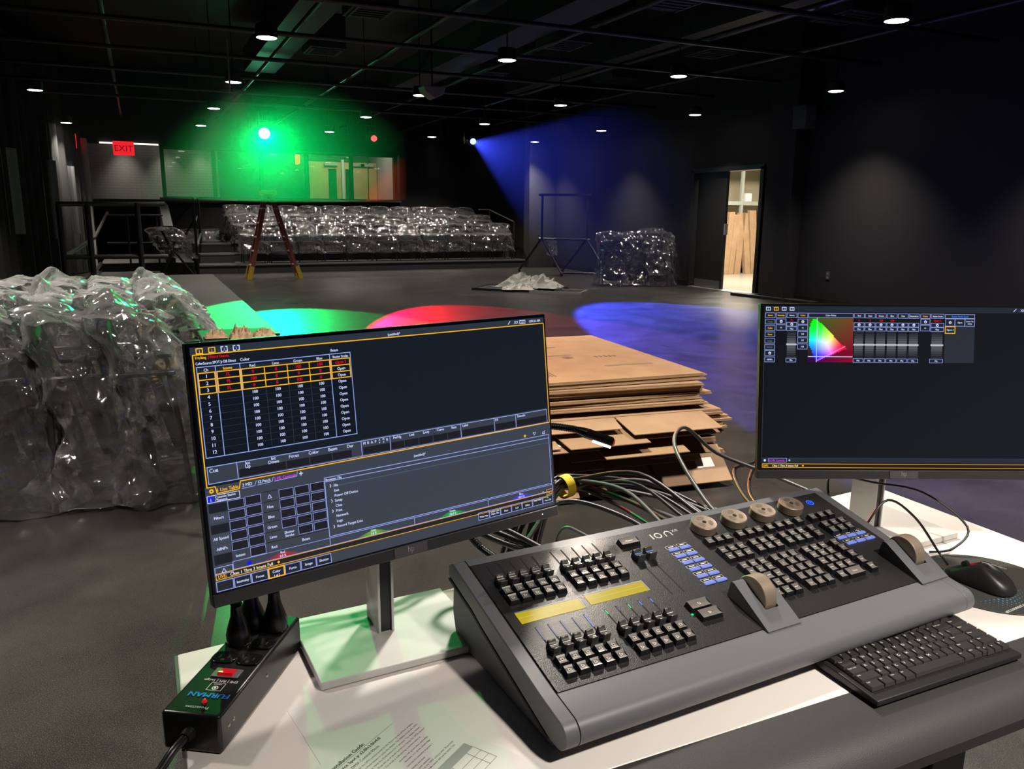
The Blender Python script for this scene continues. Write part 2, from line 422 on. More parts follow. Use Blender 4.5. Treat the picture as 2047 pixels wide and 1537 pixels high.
# ------------------------------------------------------------------ ceiling: downlights, pipes, ducts
def disc_emit(name, e):
    return mat(name, (1, 1, 1, 1), 0.5, emit=(1.0, 0.93, 0.84, 1), estr=e)
LENS = disc_emit('lamp_lens', 14.0)
HOUSE = mat('lamp_housing', (0.006, 0.006, 0.006, 1), 0.5)
dl_cache = {}
def downlight(x, y, label, z=3.02, watts=None, group='ceiling downlights', ang=100, bl=1.0):
    t = thing('ceiling_downlight', (x, y, z), label, 'ceiling light', group)
    if 'a' not in dl_cache:
        h = MB().lathe([(0.0, 0.13), (0.09, 0.13), (0.106, 0.12), (0.106, 0.004), (0.1, 0.004), (0.098, 0.014), (0.0, 0.014)], 24)
        lens = MB().lathe([(0.0, 0.0), (0.085, 0.0), (0.0965, 0.004), (0.0965, 0.0135), (0.0, 0.0135)], 24)
        st = MB().cyl((0, 0, 0.13), (0, 0, 1.68), 0.008, n=6)
        dl_cache['a'] = [o.data for o in (obj('housing', h, HOUSE, None), obj('lens', lens, LENS, None), obj('stem', st, BLACK, None))]
        for o in [o for o in COL.objects if o.data in dl_cache['a']]: bpy.data.objects.remove(o)
    for n, me in zip(('housing', 'lens', 'stem'), dl_cache['a']):
        o = bpy.data.objects.new(n, me); COL.objects.link(o); o.parent = t
    s = add_spot('downlight_lamp', (x, y, z - 0.012), (x, y, 0), LAMP_W if watts is None else watts, ang, bl, WARM, 0.10)
    return t
XS = (1.28, 3.87, 6.19, 8.79); YS = (8.66, 11.77, 14.89, 18.0)
RN = ('nearest full row', 'second row back', 'third row back', 'fourth row back')
for j, y in enumerate(YS):
    for i, x in enumerate(XS):
        downlight(x, y, 'lit round ceiling downlight, %s from the left in the %s' % (ORD[i], RN[j]))
downlight(6.12, 5.41, 'largest and nearest lit downlight at upper right of the ceiling')
downlight(-1.22, 13.9, 'lit downlight nearest on the far left above the left drapes')
downlight(-1.17, 18.8, 'lit downlight on the left above the pale pier, beyond the nearest left one')
for x, y in ((1.28, 2.45), (3.87, 2.45), (1.28, 5.55), (3.87, 5.55), (8.79, 5.41), (1.28, -0.7), (-1.22, 5.6), (6.19, 2.45), (8.79, 2.3), (3.87, -0.7), (-1.22, 2.45)):
    add_spot('downlight_lamp', (x, y, 3.02), (x, y, 0), LAMP_W * (1.45 if y < 3 and 0 < x < 5 else 1.0), 100, 1.0, WARM, 0.10)
downlight(-0.25, 23.34, 'small lit downlight behind the exit sign in the lobby', 3.35, 130, 'lobby downlights', 74, 1.0)
downlight(0.75, 23.34, 'small lit downlight left of the window mullion in the lobby', 3.35, 130, 'lobby downlights', 74, 1.0)
downlight(1.62, 23.34, 'small lit downlight right of the first window mullion in the lobby', 3.35, 130, 'lobby downlights', 74, 1.0)
def added_downlight(x, y, label):  # added lamps brighten the riser rows; deep housing hides the source
    t = thing('ceiling_downlight', (x, y, 3.2), label, 'ceiling light', 'downlights added over the riser')
    obj('housing', MB().lathe([(0.0, 0.40), (0.12, 0.40), (0.12, 0.0), (0.11, 0.0), (0.108, 0.30), (0.0, 0.30)], 24, 0, None, (x, y, 3.2)), HOUSE, t)
    obj('stem', MB().cyl((x, y, 3.6), (x, y, 4.7), 0.008, n=6), BLACK, t)
    add_spot('downlight_lamp', (x, y, 3.19), (x, y, 0), LAMP_W * 0.8, 112, 1.0, WARM, 0.09)
for k, x in enumerate((2.6, 4.9, 7.2)): added_downlight(x, 20.2, 'black downlight added to light the wrapped riser rows, %s from the left' % ORD[k])
bar = MB().bx((-0.72, 21.94, 2.880), (0.56, 22.0, 2.912))  # glowing strip stands in for light falling on the soffit edge
tag(obj('soffit_edge_glow', bar, mat('soffit_glow', (1, 1, 1, 1), 0.5, emit=(1, 0.95, 0.8, 1), estr=1.6)), 'thin glowing strip standing in for the lit soffit edge above the red exit sign', 'ceiling light')

PIPE = mat('pipe_black', (0.018, 0.018, 0.018, 1), 0.35)
for k, y in enumerate((5.2, 6.9, 8.6, 10.4, 12.2, 14.0, 15.7, 17.3)):
    tag(obj('ceiling_pipe', MB().cyl((-2.6, y, 3.42), (9.5, y, 3.42), 0.03, n=10), PIPE), 'black grid pipe across the ceiling, %s from the desk' % ORD[k], 'pipe', 'cross pipes of the ceiling grid')
for k, x in enumerate((-0.2, 1.9, 3.3, 5.0, 6.6, 8.2)):
    tag(obj('ceiling_pipe', MB().cyl((x, 1.0, 3.50), (x, 21.9, 3.50), 0.03, n=10), PIPE), 'black grid pipe running toward the rear, %s from the left' % ORD[k], 'pipe', 'long pipes of the ceiling grid')
DUCT = mat('duct_paint', (0.035, 0.035, 0.036, 1), 0.5)
DUCTD = mat('duct_dark', (0.018, 0.018, 0.018, 1), 0.6)
for x, z, y0, y1, lb in ((4.75, 3.75, 6.4, 16.5, 'long square black air duct above the middle of the room'), (7.3, 3.85, 5.0, 16.5, 'long square black air duct above the right side of the room'), (2.0, 3.9, 6.0, 16.5, 'long square black air duct above the left side of the room')):
    t = thing('air_duct', (x, y0, z), lb, 'duct')
    obj('duct_run', MB().bx((x, y0, z), (x + 0.55, y1, z + 0.4)), DUCT, t)
    for y in (7.6, 10.2, 13.0):
        b = obj('branch', MB().bx((x + 0.56, y, z - 0.1), (x + 1.1, y + 0.7, z + 0.4)), DUCTD, t)
        g = MB()
        for k in range(5): g.bx((x + 0.62, y + 0.1 + 0.11 * k, z - 0.115), (x + 1.04, y + 0.13 + 0.11 * k, z - 0.1))
        g.bx((x + 0.6, y + 0.06, z - 0.12), (x + 0.63, y + 0.64, z - 0.1)).bx((x + 1.03, y + 0.06, z - 0.12), (x + 1.06, y + 0.64, z - 0.1))
        obj('grille', g, DUCT, b)

# stage spotlights, each with its lamp
for nm, p, tg, colr, watts, ang in STAGE:
    d = (Vector(tg) - Vector(p)).normalized()
    t = thing('stage_spotlight', p, 'stage spotlight shining bright %s light from the rear pipe' % nm, 'spotlight', None)
    q = Vector(p) - d * 0.02
    obj('body', MB().cyl(q - d * 0.42, q, 0.09, 0.108, 20).cyl(q - d * 0.50, q - d * 0.42, 0.06, 0.085, 20), BLACK, t)
    ec = {'green': (0.15, 1.0, 0.5, 1), 'red': (1.0, 0.06, 0.06, 1), 'blue': (0.12, 0.55, 1.0, 1)}[nm]
    es = {'green': 60.0, 'red': 2.6, 'blue': 8.0}[nm]
    obj('lens', MB().cyl(q + d * 0.001, q + d * 0.012, {'green': 0.105, 'red': 0.062, 'blue': 0.062}[nm], n=24), mat(nm + '_lens', (0, 0, 0, 1), 0.2, emit=ec, estr=es), t)
    yk = MB(); px = p[0]
    for sx in (-0.11, 0.11): yk.box((px + sx, q.y + 0.22, q.z + 0.12), (0.012, 0.04, 0.32))
    yk.box((px, q.y + 0.22, q.z + 0.28), (0.23, 0.04, 0.012)); yk.cyl((px, q.y + 0.22, q.z + 0.28), (px, q.y + 0.22, 3.44), 0.012, n=8)
    obj('yoke', yk, STEEL, t)
    s = add_spot('stage_lamp', Vector(p) + d * 0.02, tg, watts, ang, 0.08, colr, 0.045)

# hanging things under the grid
t = thing('projector', (3.80, 11.0, 2.92), 'small pale wedge shaped projector hanging on a thin pole', 'projector')
obj('projector_body', MB().prism([(-0.16, 0.10), (0.16, 0.10), (0.13, 0.0), (0.0, -0.06), (-0.13, 0.02)], 10.9, 11.15, lambda a, b, h: (3.80 + a, h, 2.94 + b)), mat('projector_grey', (0.35, 0.34, 0.32, 1), 0.5), t, 0.01)
obj('pole', MB().cyl((3.80, 11.02, 3.03), (3.80, 11.02, 4.7), 0.012, n=8), STEEL, t)
t = thing('hanging_strap', (1.15, 11.0, 2.75), 'thin strap hanging from the ceiling left of the green spotlight', 'strap')
obj('strap', MB().bx((1.14, 10.99, 2.80), (1.16, 11.01, 3.42)), mat('strap_grey', (0.25, 0.3, 0.28, 1), 0.6), t)
t = thing('wall_speaker', (9.3, 9.7, 2.7), 'dark loudspeaker bracketed high on the right wall', 'speaker')
obj('cabinet', MB().box((9.28, 9.72, 2.82), (0.22, 0.26, 0.34), Matrix.Rotation(0.0, 4, 'Z')), mat('speaker_grey', (0.05, 0.05, 0.05, 1), 0.5), t, 0.015)
obj('bracket', MB().bx((9.39, 9.69, 2.95), (9.6, 9.75, 2.99)), STEEL, t)

# exit signs
RED = mat('exit_red', (0.3, 0.01, 0.01, 1), 0.4, emit=(1.0, 0.02, 0.03, 1), estr=0.9)
REDD = mat('exit_letters', (0.05, 0, 0, 1), 0.5, emit=(0.16, 0.0, 0.01, 1), estr=1.0)
t = thing('exit_sign', (-0.22, 21.95, 2.62), 'red lit exit sign facing the room under the glowing soffit strip', 'exit sign')
obj('sign_face', MB().bx((-0.44, 21.93, 2.62), (0.02, 21.98, 2.94)), RED, t, 0.008)
mm = MB(); T = Matrix.Translation((-0.21, 21.925, 2.71)) @ Matrix.Rotation(PI / 2, 4, 'X')
text(mm, 'EXIT', 0.2, 0, 0, T); obj('lettering', mm, REDD, t)
obj('mount', MB().bx((-0.25, 21.94, 2.90), (-0.17, 22.0, 2.93)), STEEL, t)
for (x, y, z, lb) in ((-1.12, 20.2, 2.62, 'red lit exit sign seen edge on against the pale pier'), (4.05, 23.0, 2.60, 'red lit exit sign seen edge on through the booth window')):
    t = thing('exit_sign', (x, y, z), lb, 'exit sign')
    obj('sign_face', MB().bx((x - 0.03, y - 0.22, z), (x + 0.03, y + 0.22, z + 0.30)), RED, t, 0.008)
    obj('mount', MB().bx((x - 0.015, y - 0.03, z + 0.30), (x + 0.015, y + 0.03, 4.7 if y > 22 else z + 0.4)), STEEL, t)

# left side: drapes and pale fabric panels
DRAPE = mat('black_drape', (0.022, 0.022, 0.021, 1), 0.9)
PATH = [(-2.3, 14.5), (-1.85, 16.8), (-1.3, 19.4), (-1.05, 20.2)]
def drape(u, v):
    k = u * 3; i = min(int(k), 2); f = k - i
    x = PATH[i][0] + (PATH[i + 1][0] - PATH[i][0]) * f; y = PATH[i][1] + (PATH[i + 1][1] - PATH[i][1]) * f
    w = 0.055 * math.sin(u * 150) + 0.03 * math.sin(u * 61 + 1)
    return (x + w, y - w * 0.3, 0.02 + 4.3 * v)
tag(obj('curtain', MB().grid(drape, 220, 4), DRAPE), 'black pleated stage curtain along the left wall', 'curtain')
for k, (px, py, z0, z1, wd, lb) in enumerate(((-1.98, 16.3, 0.93, 2.35, 0.34, 'grey fabric panel hanging nearest on the left wall curtain'), (-1.50, 18.0, 0.80, 2.25, 0.20, 'grey fabric panel hanging second along the left curtain'), (-1.25, 19.1, 0.86, 2.2, 0.16, 'narrow grey fabric panel hanging farthest along the left curtain'))):
    pm = MB().grid(lambda u, v: (px + 0.19 + 0.015 * math.sin(u * 9), py - wd * 0.5 + wd * u - 0.2, z0 + (z1 - z0) * v), 14, 3).grid(lambda u, v: (px + 0.17 + 0.015 * math.sin(u * 9), py - wd * 0.5 + wd * u - 0.2, z0 + (z1 - z0) * v), 14, 3)
    dirv = 0.55
    pm.v = [(x + (y - py) * dirv, y, z) for x, y, z in pm.v]
    tag(obj('fabric_panel', pm, mat('grey_fabric', (0.20, 0.21, 0.21, 1), 0.9)), lb, 'panel')

# left walkway: two low platforms with railings
PLAT = mat('platform_deck', (0.045, 0.044, 0.042, 1), 0.6, vary=(3, (0.055, 0.054, 0.05, 1)))
tag(obj('stage_platform', MB().bx((0.35, 8.3, 0), (1.21, 16.6, 0.15)), PLAT, None, 0.008), 'long low dark platform reaching into the green light', 'platform')
tag(obj('stage_platform', MB().bx((-0.75, 11.5, 0), (0.30, 17.6, 0.16)), PLAT, None, 0.008), 'low dark platform behind the near railing, with crumpled paper on it', 'platform')
tag(obj('stage_platform', MB().bx((-0.75, 17.7, 0), (0.95, 21.5, 0.32)), PLAT, None, 0.008), 'higher dark landing behind the railings at far left', 'platform')

def rail(label, posts, bars, r=0.028):
    t = thing('railing', (posts[0][0], posts[0][1], posts[0][2]), label, 'railing')
    for x, y, z0, z1 in posts: obj('post', MB().cyl((x, y, z0), (x, y, z1), r, n=12), STEEL, t)
    for a, b in bars: obj('rail', MB().cyl(a, b, r * 0.85, n=12), mat('rail_steel_lit', (0.07, 0.067, 0.062, 1), 0.3, spec=0.7), t)  # lamp light on the rails put into a lighter colour than the posts
rail('black two rail fence across the walkway behind the wrapped chairs', [(-0.70, 9, 0.0, 1.41), (-0.455, 9, 0.0, 1.425), (-0.013, 9, 0.0, 1.43)],
     [((-0.72, 9, 1.41), (0.245, 9, 1.42)), ((-0.70, 9, 0.905), (0.24, 9, 0.895)), ((-0.70, 9, 0.905), (-0.62, 13.5, 0.95)), ((-0.62, 13.5, 0.95), (-0.52, 16.5, 1.3)), ((-0.7, 9, 0.45), (-0.55, 13, 0.6))])
rail('thin black hand rail at the far end of the left walkway', [(-0.22, 17.5, 0.32, 1.25), (0.30, 17.5, 0.32, 1.25)], [((-0.60, 17.5, 1.25), (0.42, 17.5, 1.25)), ((-0.60, 17.5, 0.72), (0.42, 17.5, 0.72))], 0.02)
rail('black stair railing at the left end of the seating risers', [(1.0, 17.5, 0.0, 1.60), (1.25, 20.0, 0.4, 1.60), (1.32, 21.9, 0.6, 1.66)],
     [((1.0, 17.5, 1.58), (1.32, 21.9, 1.64)), ((1.0, 17.5, 1.12), (1.32, 21.9, 1.2)), ((0.5, 21.85, 1.60), (2.3, 21.85, 1.60)), ((1.0, 17.5, 0.62), (1.3, 20.4, 0.85))])
rail('black end railing at the right end of the seating risers', [(8.72, 19.0, 0.2, 1.15), (8.72, 20.6, 0.6, 1.45)], [((8.72, 19.0, 1.13), (8.72, 20.6, 1.43)), ((8.4, 20.6, 1.43), (8.72, 20.6, 1.43))], 0.02)
tag(obj('half_wall', MB().prism([(17.6, 0.32), (21.6, 0.32), (21.6, 1.55), (19.6, 1.45), (17.6, 1.05)], 0.42, 0.60, lambda a, b, h: (h, a, b)), mat('half_wall_grey', (0.05, 0.055, 0.052, 1), 0.6), None, 0.01), 'dark sloped half wall beside the left landing', 'wall')
def crumple(mb, cx, cy, z0, sx, sy, h, seed, n=22, rot=0.0, mi=0):
    def fn(u, v):
        x = (u - 0.5); y = (v - 0.5)
        e = max(0.0, 1 - (2 * abs(x)) ** 4) * max(0.0, 1 - (2 * abs(y)) ** 4)
        q = noise.noise(Vector((x * 6 + seed, y * 6, seed))); q2 = noise.noise(Vector((x * 15 + seed, y * 15, seed + 5)))
        z = z0 + h * e * (0.45 + 0.9 * abs(q) + 0.35 * q2)
        jx = 0.25 * q2 * sx * 0.3; xx = x * sx + jx; yy = y * sy + 0.1 * q * sy
        c, s = math.cos(rot), math.sin(rot)
        return (cx + xx * c - yy * s, cy + xx * s + yy * c, max(z, z0 + 0.003))
    mb.grid(fn, n, n, mi)
    return mb
WHITE = mat('white_paper', (0.66, 0.65, 0.62, 1), 0.8)
tag(obj('crumpled_paper', crumple(MB(), -0.05, 14.2, 0.165, 0.55, 0.7, 0.16, 3), WHITE), 'crumpled pale paper left on the platform behind the railing', 'paper')

# ------------------------------------------------------------------ seating risers
RIS = mat('riser_deck', (0.03, 0.03, 0.03, 1), 0.55)
RISE = mat('riser_nosing', (0.12, 0.12, 0.115, 1), 0.4)
t = thing('seating_riser', (1.9, 18.6, 0), 'black three level seating riser under the wrapped rows of chairs', 'riser')
for k, (y0, y1) in enumerate(((18.6, 19.6), (19.6, 20.6), (20.6, 21.98))):
    lv = obj('level', MB().bx((1.9, y0, 0), (8.86, y1, 0.2 * (k + 1))), RIS, t)
    obj('nosing', MB().bx((1.9, y0 - 0.012, 0.2 * (k + 1) - 0.03), (8.86, y0 + 0.05, 0.2 * (k + 1) + 0.004)), RISE, lv)
t = thing('riser_steps', (1.1, 18.6, 0), 'black aisle steps at the left end of the seating riser', 'steps')
for k, y in enumerate((18.6, 19.25, 19.9)):
    lv = obj('step', MB().bx((1.08, y, 0), (1.89, y + 0.65, 0.2 * (k + 1))), RIS, t)
    obj('nosing', MB().bx((1.08, y - 0.012, 0.2 * (k + 1) - 0.03), (1.89, y + 0.06, 0.2 * (k + 1) + 0.004)), RISE, lv)

# ------------------------------------------------------------------ chairs and their clear plastic bags
FAB = mat('chair_fabric', (0.016, 0.016, 0.017, 1), 0.85)
FRAME = mat('chair_frame', (0.02, 0.02, 0.02, 1), 0.35, spec=0.6)
def make_chair(flip):
    t = thing('stacking_chair', (0, 0, 0), 'x', 'chair')
    def pad(y0, z0, y1, z1, w, th):      # a padded panel between two edges
        d = Vector((0, y1 - y0, z1 - z0)); L = d.length; d.normalize(); n = Vector((0, -d.z, d.y))
        m = MB()
        def fn(u, v):
            a = 2 * PI * u; cs = math.cos(a); sn = math.sin(a)
            e = 0.55
            x = w / 2 * math.copysign(abs(cs) ** e, cs); k = L / 2 * math.copysign(abs(sn) ** e, sn)
            s_ = (v - 0.5) * 2; q = (1 - abs(s_) ** 6) ** 0.5 if abs(s_) < 1 else 0.0
            q = 0.0 if v in (0, 1) else (0.94 + 0.06 * q)
            p = Vector((x * q, (y0 + y1) / 2, (z0 + z1) / 2)) + d * (k * q) + n * (th / 2 * s_)
            return tuple(p)
        return m.grid(fn, 28, 7, wrap=True)
    if flip:
        obj('back_panel', pad(0.02, 0.07, 0.11, 0.50, 0.45, 0.04), FAB, t)
        obj('seat', pad(-0.10, 0.20, 0.01, 0.66, 0.46, 0.08), FAB, t)
    else:
        obj('seat', pad(-0.24, 0.45, 0.20, 0.43, 0.47, 0.07), FAB, t)
    obj('backrest', pad(0.10, 0.46, 0.20, 0.84, 0.47, 0.06), FAB, t)
    for sx in (-0.255, 0.255):
        fr_ = -0.13 if flip else -0.26
        obj('leg', MB().tube([(sx, fr_, 0.0), (sx, fr_ + 0.03, 0.35), (sx, fr_ + 0.06, 0.60)], 0.013, 8), FRAME, t)
        obj('leg', MB().tube([(sx, 0.15 if flip else 0.24, 0.0), (sx, 0.13 if flip else 0.15, 0.40), (sx, 0.13, 0.62), (sx, 0.20, 0.82)], 0.013, 8), FRAME, t)
        obj('armrest', MB().bx((sx - 0.022, fr_ + 0.03, 0.60), (sx + 0.022, 0.15, 0.625)), FRAME, t, 0.008)
    return t
def ridge(p, f, sd): return 1 - 2 * abs(noise.noise(Vector((p[0] * f + sd, p[1] * f - sd, p[2] * f * 0.6 + sd * 2))))
FOLDS = ((1.5, 5.5, 3.5, 0.055), (2.0, -4.0, 4.5, 0.045), (6.0, 2.0, 1.5, 0.05), (-5.0, 1.0, 3.0, 0.04))
def make_bag(levels, hx, sd, amp, nu, nz, fl=0.05, spike=0.0, fold=1.0):
    zs = [l[0] for l in levels]
    rnd = random.Random(sd)
    ph = rnd.random() * 6; rnd_o = [rnd.random() for _ in range(4)]
    skx, sky = rnd.uniform(-0.12, 0.12), rnd.uniform(-0.05, 0.08)
    def fn(u, v):
        capr = 3
        if v > 0.93:
            k = (1 - v) / 0.07; v2 = 1.0
        else:
            k = 1.0; v2 = v / 0.93
        z = zs[0] + (zs[-1] - zs[0]) * v2
        i = 0
        while i < len(zs) - 2 and z > zs[i + 1]: i += 1
        f = (z - zs[i]) / (zs[i + 1] - zs[i]); f = f * f * (3 - 2 * f) * 0.5 + f * 0.5
        y0 = levels[i][1] + (levels[i + 1][1] - levels[i][1]) * f; y1 = levels[i][2] + (levels[i + 1][2] - levels[i][2]) * f
        a = 2 * PI * u; cs = math.cos(a); sn = math.sin(a); e = 0.45
        flare = fl * max(0.0, 1 - v2 * 3)
        X = (hx + flare) * math.copysign(abs(cs) ** e, cs); Y = (y0 + y1) / 2 + ((y1 - y0) / 2 + flare) * math.copysign(abs(sn) ** e, sn)
        p = (X, Y, z)
        r = ridge(p, 3.2, sd) * 0.6 + ridge(p, 7.5, sd + 9) * 0.35 + 0.12 * ridge(p, 16, sd + 3)
        d = amp * (r - 0.35) * (0.45 + 0.55 * k)
        fd = 0.0
        for q, (fx_, fy_, fz_, am) in enumerate(FOLDS):
            sv = (X * fx_ + Y * fy_ + z * fz_) + 0.55 * noise.noise(Vector((X * 2.5 + sd, Y * 2.5, z * 2.0 + q))) + rnd_o[q]
            tw = 1 - abs(2 * (sv - math.floor(sv)) - 1)
            gate = max(0.0, noise.noise(Vector((X * 1.7 - sd, Y * 1.7 + q * 3, z * 1.7))) + 0.35)
            fd += am * gate * tw ** 3
        d += fd * fold
        X += d * cs * 1.1; Y += d * sn * 1.1
        X = skx * (1 - k) + X * k ** 0.8; Y = (y0 + y1) / 2 + sky * (1 - k) + (Y - (y0 + y1) / 2) * k ** 0.8
        z += (1 - k) * 0.03 + amp * 0.5 * noise.noise(Vector((X * 8 + sd, Y * 8, sd))) * (v2 if v2 > 0.5 else 0)
        if spike: z += spike * math.exp(-((X - skx * 2) ** 2 + (Y - y1) ** 2) / 0.006) * (v2 > 0.7)
        if v == 0: z = max(z + 0.012 * math.sin(5 * a + ph) , zs[0] - 0.01)
        return (X, Y, max(z, 0.006))
    return MB().grid(fn, nu, nz, wrap=True)
NEST = [(0.015, -0.20, 0.17), (0.30, -0.18, 0.16), (0.52, -0.17, 0.17), (0.70, -0.09, 0.20), (0.84, 0.03, 0.23), (0.89, 0.10, 0.22)]
SEAT = [(0.20, -0.31, 0.22), (0.40, -0.31, 0.22), (0.60, -0.30, 0.23), (0.66, -0.10, 0.25), (0.82, 0.10, 0.26), (0.87, 0.15, 0.25)]

protoF = make_chair(False); protoN = make_chair(True)
used = {}
def place_chair(proto, x, y, z, rz, label, group):
    c = proto if proto.name not in used else copy_tree(proto)
    used[proto.name] = 1
    c.location = (x, y, z); c.rotation_euler = (0, 0, rz); tag(c, label, 'chair', group); return c
bagfar = [obj('plastic_bag', make_bag(SEAT, 0.275, 11 + 7 * k, 0.05, 64, 36, 0.02), FILMFAR) for k in range(4)]
for b in bagfar: b['category'] = 'plastic bag'
bu = {}
def place_bag(b, x, y, z, rz, label, group, s=1.0):
    c = b if b.name not in bu else b.copy()
    if b.name in bu: COL.objects.link(c)
    bu[b.name] = 1
    c.location = (x, y, z); c.rotation_euler = (0, 0, rz); c.scale = (s, s, s); return tag(c, label, 'plastic bag', group)
ROWN = ('front', 'middle', 'back')
SIDE = ['leftmost'] + [o + ' from the left' for o in ORD[1:9]] + ['next to last', 'rightmost']
for r, (y, z, x0) in enumerate(((19.10, 0.2, 2.30), (20.10, 0.4, 2.25), (21.2, 0.6, 2.20))):
    for i in range(11):
        x = x0 + 0.604 * i; rz = random.uniform(-0.05, 0.05)
        place_chair(protoF, x, y, z, rz, 'black chair under plastic, %s in the %s row of the riser' % (SIDE[i], ROWN[r]), 'chairs in the %s row of the riser' % ROWN[r])
        place_bag(bagfar[(i * 3 + r) % 4], x, y, z + 0.002, rz, 'clear plastic bag over the chair %s in the %s riser row' % (SIDE[i], ROWN[r]), 'bags over the %s row of the riser' % ROWN[r])
for i, x in enumerate((1.12, 1.62, 2.02)):
    place_chair(protoF, x, 21.4, 0.0 if i < 2 else 0.6, 0.1, 'black wrapped chair %s of three behind the stair railing' % ('leftmost', 'middle', 'rightmost')[i], 'chairs behind the stair railing') if i < 2 else None
    if i < 2: place_bag(bagfar[i], x, 21.4, 0.01, 0.1, 'clear bag over the chair %s behind the stair railing' % ('left', 'right')[i], 'bags behind the stair railing')

# near left: three nested ranks of wrapped chairs facing right
RK = ('nearest rank', 'middle rank', 'rear rank')
sd = 40
for r, (y, xs) in enumerate(((4.36, (0.0, -0.31, -0.62, -0.93)), (5.25, (0.20, -0.09, -0.38, -0.67)), (6.20, (0.18, -0.10, -0.38, -0.66, -0.94)))):
    for i, x in enumerate(xs):
        sd += 3
        pos = 'rightmost' if i == 0 else ORD[i] + ' from the right'
        yy = y + random.uniform(-0.05, 0.05)
        place_chair(protoN, x, yy, 0, PI / 2, 'black nested chair in plastic, %s in the %s at left' % (pos, RK[r]), 'nested wrapped chairs at left')
        b = obj('plastic_bag', make_bag(NEST, 0.295, sd, 0.075, 124, 72, 0.05, spike=0.0 if i % 2 else 0.07), FILM)
        place_bag(b, x + 0.02, yy, 0.0, PI / 2 + random.uniform(-0.06, 0.06), 'large clear plastic bag over the nested chair %s in the %s' % (pos, RK[r]), 'bags over the nested chairs at left', 1.0)

# right: wrapped chairs beside the store room door
for i, (x, y) in enumerate(((8.38, 13.55), (8.76, 13.36), (9.14, 13.17))):
    nm = ('left', 'middle', 'right')[i]
    place_chair(protoN, x, y, 0, -0.3, 'black wrapped chair, %s of three by the store room door' % nm, 'wrapped chairs by the door')
    b = obj('plastic_bag', make_bag([(q[0] * 1.12, q[1] * 1.3, q[2] * 1.2) for q in NEST], 0.27, 90 + i * 5, 0.08, 90, 50, 0.04), FILMFAR)
    place_bag(b, x, y, 0, -0.3, 'clear plastic bag over the %s chair by the store room door' % nm, 'bags by the store room door')
b = obj('plastic_bag', crumple(MB(), 8.98, 13.2, 1.0, 0.55, 0.4, 0.13, 8), FILMFAR)
tag(b, 'loose crumpled plastic bag on top of the wrapped chairs by the door', 'plastic bag')

# one wrapped chair by the landing, on crossed black legs
t = thing('folding_chair', (0.62, 17.3, 0), 'single folding chair in plastic beside the landing half wall', 'chair')
obj('seat', MB().box((0.50, 17.3, 0.62), (0.42, 0.42, 0.05), None), FAB, t, 0.015)
obj('backrest', MB().prism([(0.36, 0.95), (0.40, 0.97), (0.52, 0.66), (0.48, 0.64)], 17.1, 17.5, lambda a, b, h: (a, h, b)), FAB, t, 0.01)
for y in (17.1, 17.5):
    obj('leg', MB().cyl((0.36, y, 0.15), (0.60, y, 0.75), 0.022, n=10), STEEL, t)
    obj('leg', MB().cyl((0.96, y - 0.1, 0.0), (0.48, y, 0.70), 0.022, n=10), STEEL, t)
bb = make_bag([(0.42, -0.14, 0.16), (0.6, -0.20, 0.2), (0.78, -0.14, 0.18), (0.95, -0.02, 0.08), (1.0, 0.02, 0.05)], 0.26, 77, 0.09, 60, 34, 0.0)
bb.v = [(x * 1.0 + 0.55 - (z - 0.7) * 0.45, y + 17.3, z) for x, y, z in bb.v]
tag(obj('plastic_bag', bb, FILMFAR), 'crumpled clear bag over the single folding chair by the landing', 'plastic bag')

# ------------------------------------------------------------------ step ladder
LRED = mat('ladder_red', (0.22, 0.06, 0.045, 1), 0.5); LYEL = mat('ladder_yellow', (0.50, 0.36, 0.03, 1), 0.5)
t = thing('step_ladder', (2.4, 17.0, 0), 'red fibreglass step ladder with yellow feet standing open before the riser', 'ladder')
def bar_(a, b, w, d): 
    a = Vector(a); b = Vector(b); z = (b - a).normalized(); x = Vector((0, 1, 0)).cross(z).normalized(); y = z.cross(x)
    M = Matrix((x, y, z)).transposed().to_4x4(); M.translation = (a + b) / 2
    return MB().box((0, 0, 0), (w, d, (b - a).length), M)
for y in (16.82, 17.24):
    k = 0.05 if y < 17 else -0.05
    r = obj('rail', bar_((1.93, y, 0.02), (2.33, y + k, 1.68), 0.075, 0.03), LRED, t)
    obj('rubber_foot', bar_((1.91, y, 0.0), (1.975, y, 0.26), 0.09, 0.034), LYEL, r)
    r = obj('rail', bar_((2.90, y, 0.02), (2.44, y + k, 1.68), 0.06, 0.03), LRED, t)
    obj('rubber_foot', bar_((2.93, y, 0.0), (2.855, y, 0.26), 0.08, 0.034), LYEL, r)
obj('top_cap', MB().bx((2.24, 16.84, 1.66), (2.52, 17.22, 1.75)), LYEL, t, 0.012)
for k in range(1, 6):
    f = k / 6.0
    obj('step', MB().box((1.93 + 0.40 * f, 17.03, 1.68 * f), (0.08, 0.38, 0.025)), SILVER, t)
    obj('brace', MB().box((2.90 - 0.46 * f, 17.03, 1.68 * f), (0.03, 0.38, 0.02)), SILVER, t)
obj('spreader', MB().cyl((2.08, 16.86, 0.75), (2.68, 16.86, 0.75), 0.008, n=6), SILVER, t)

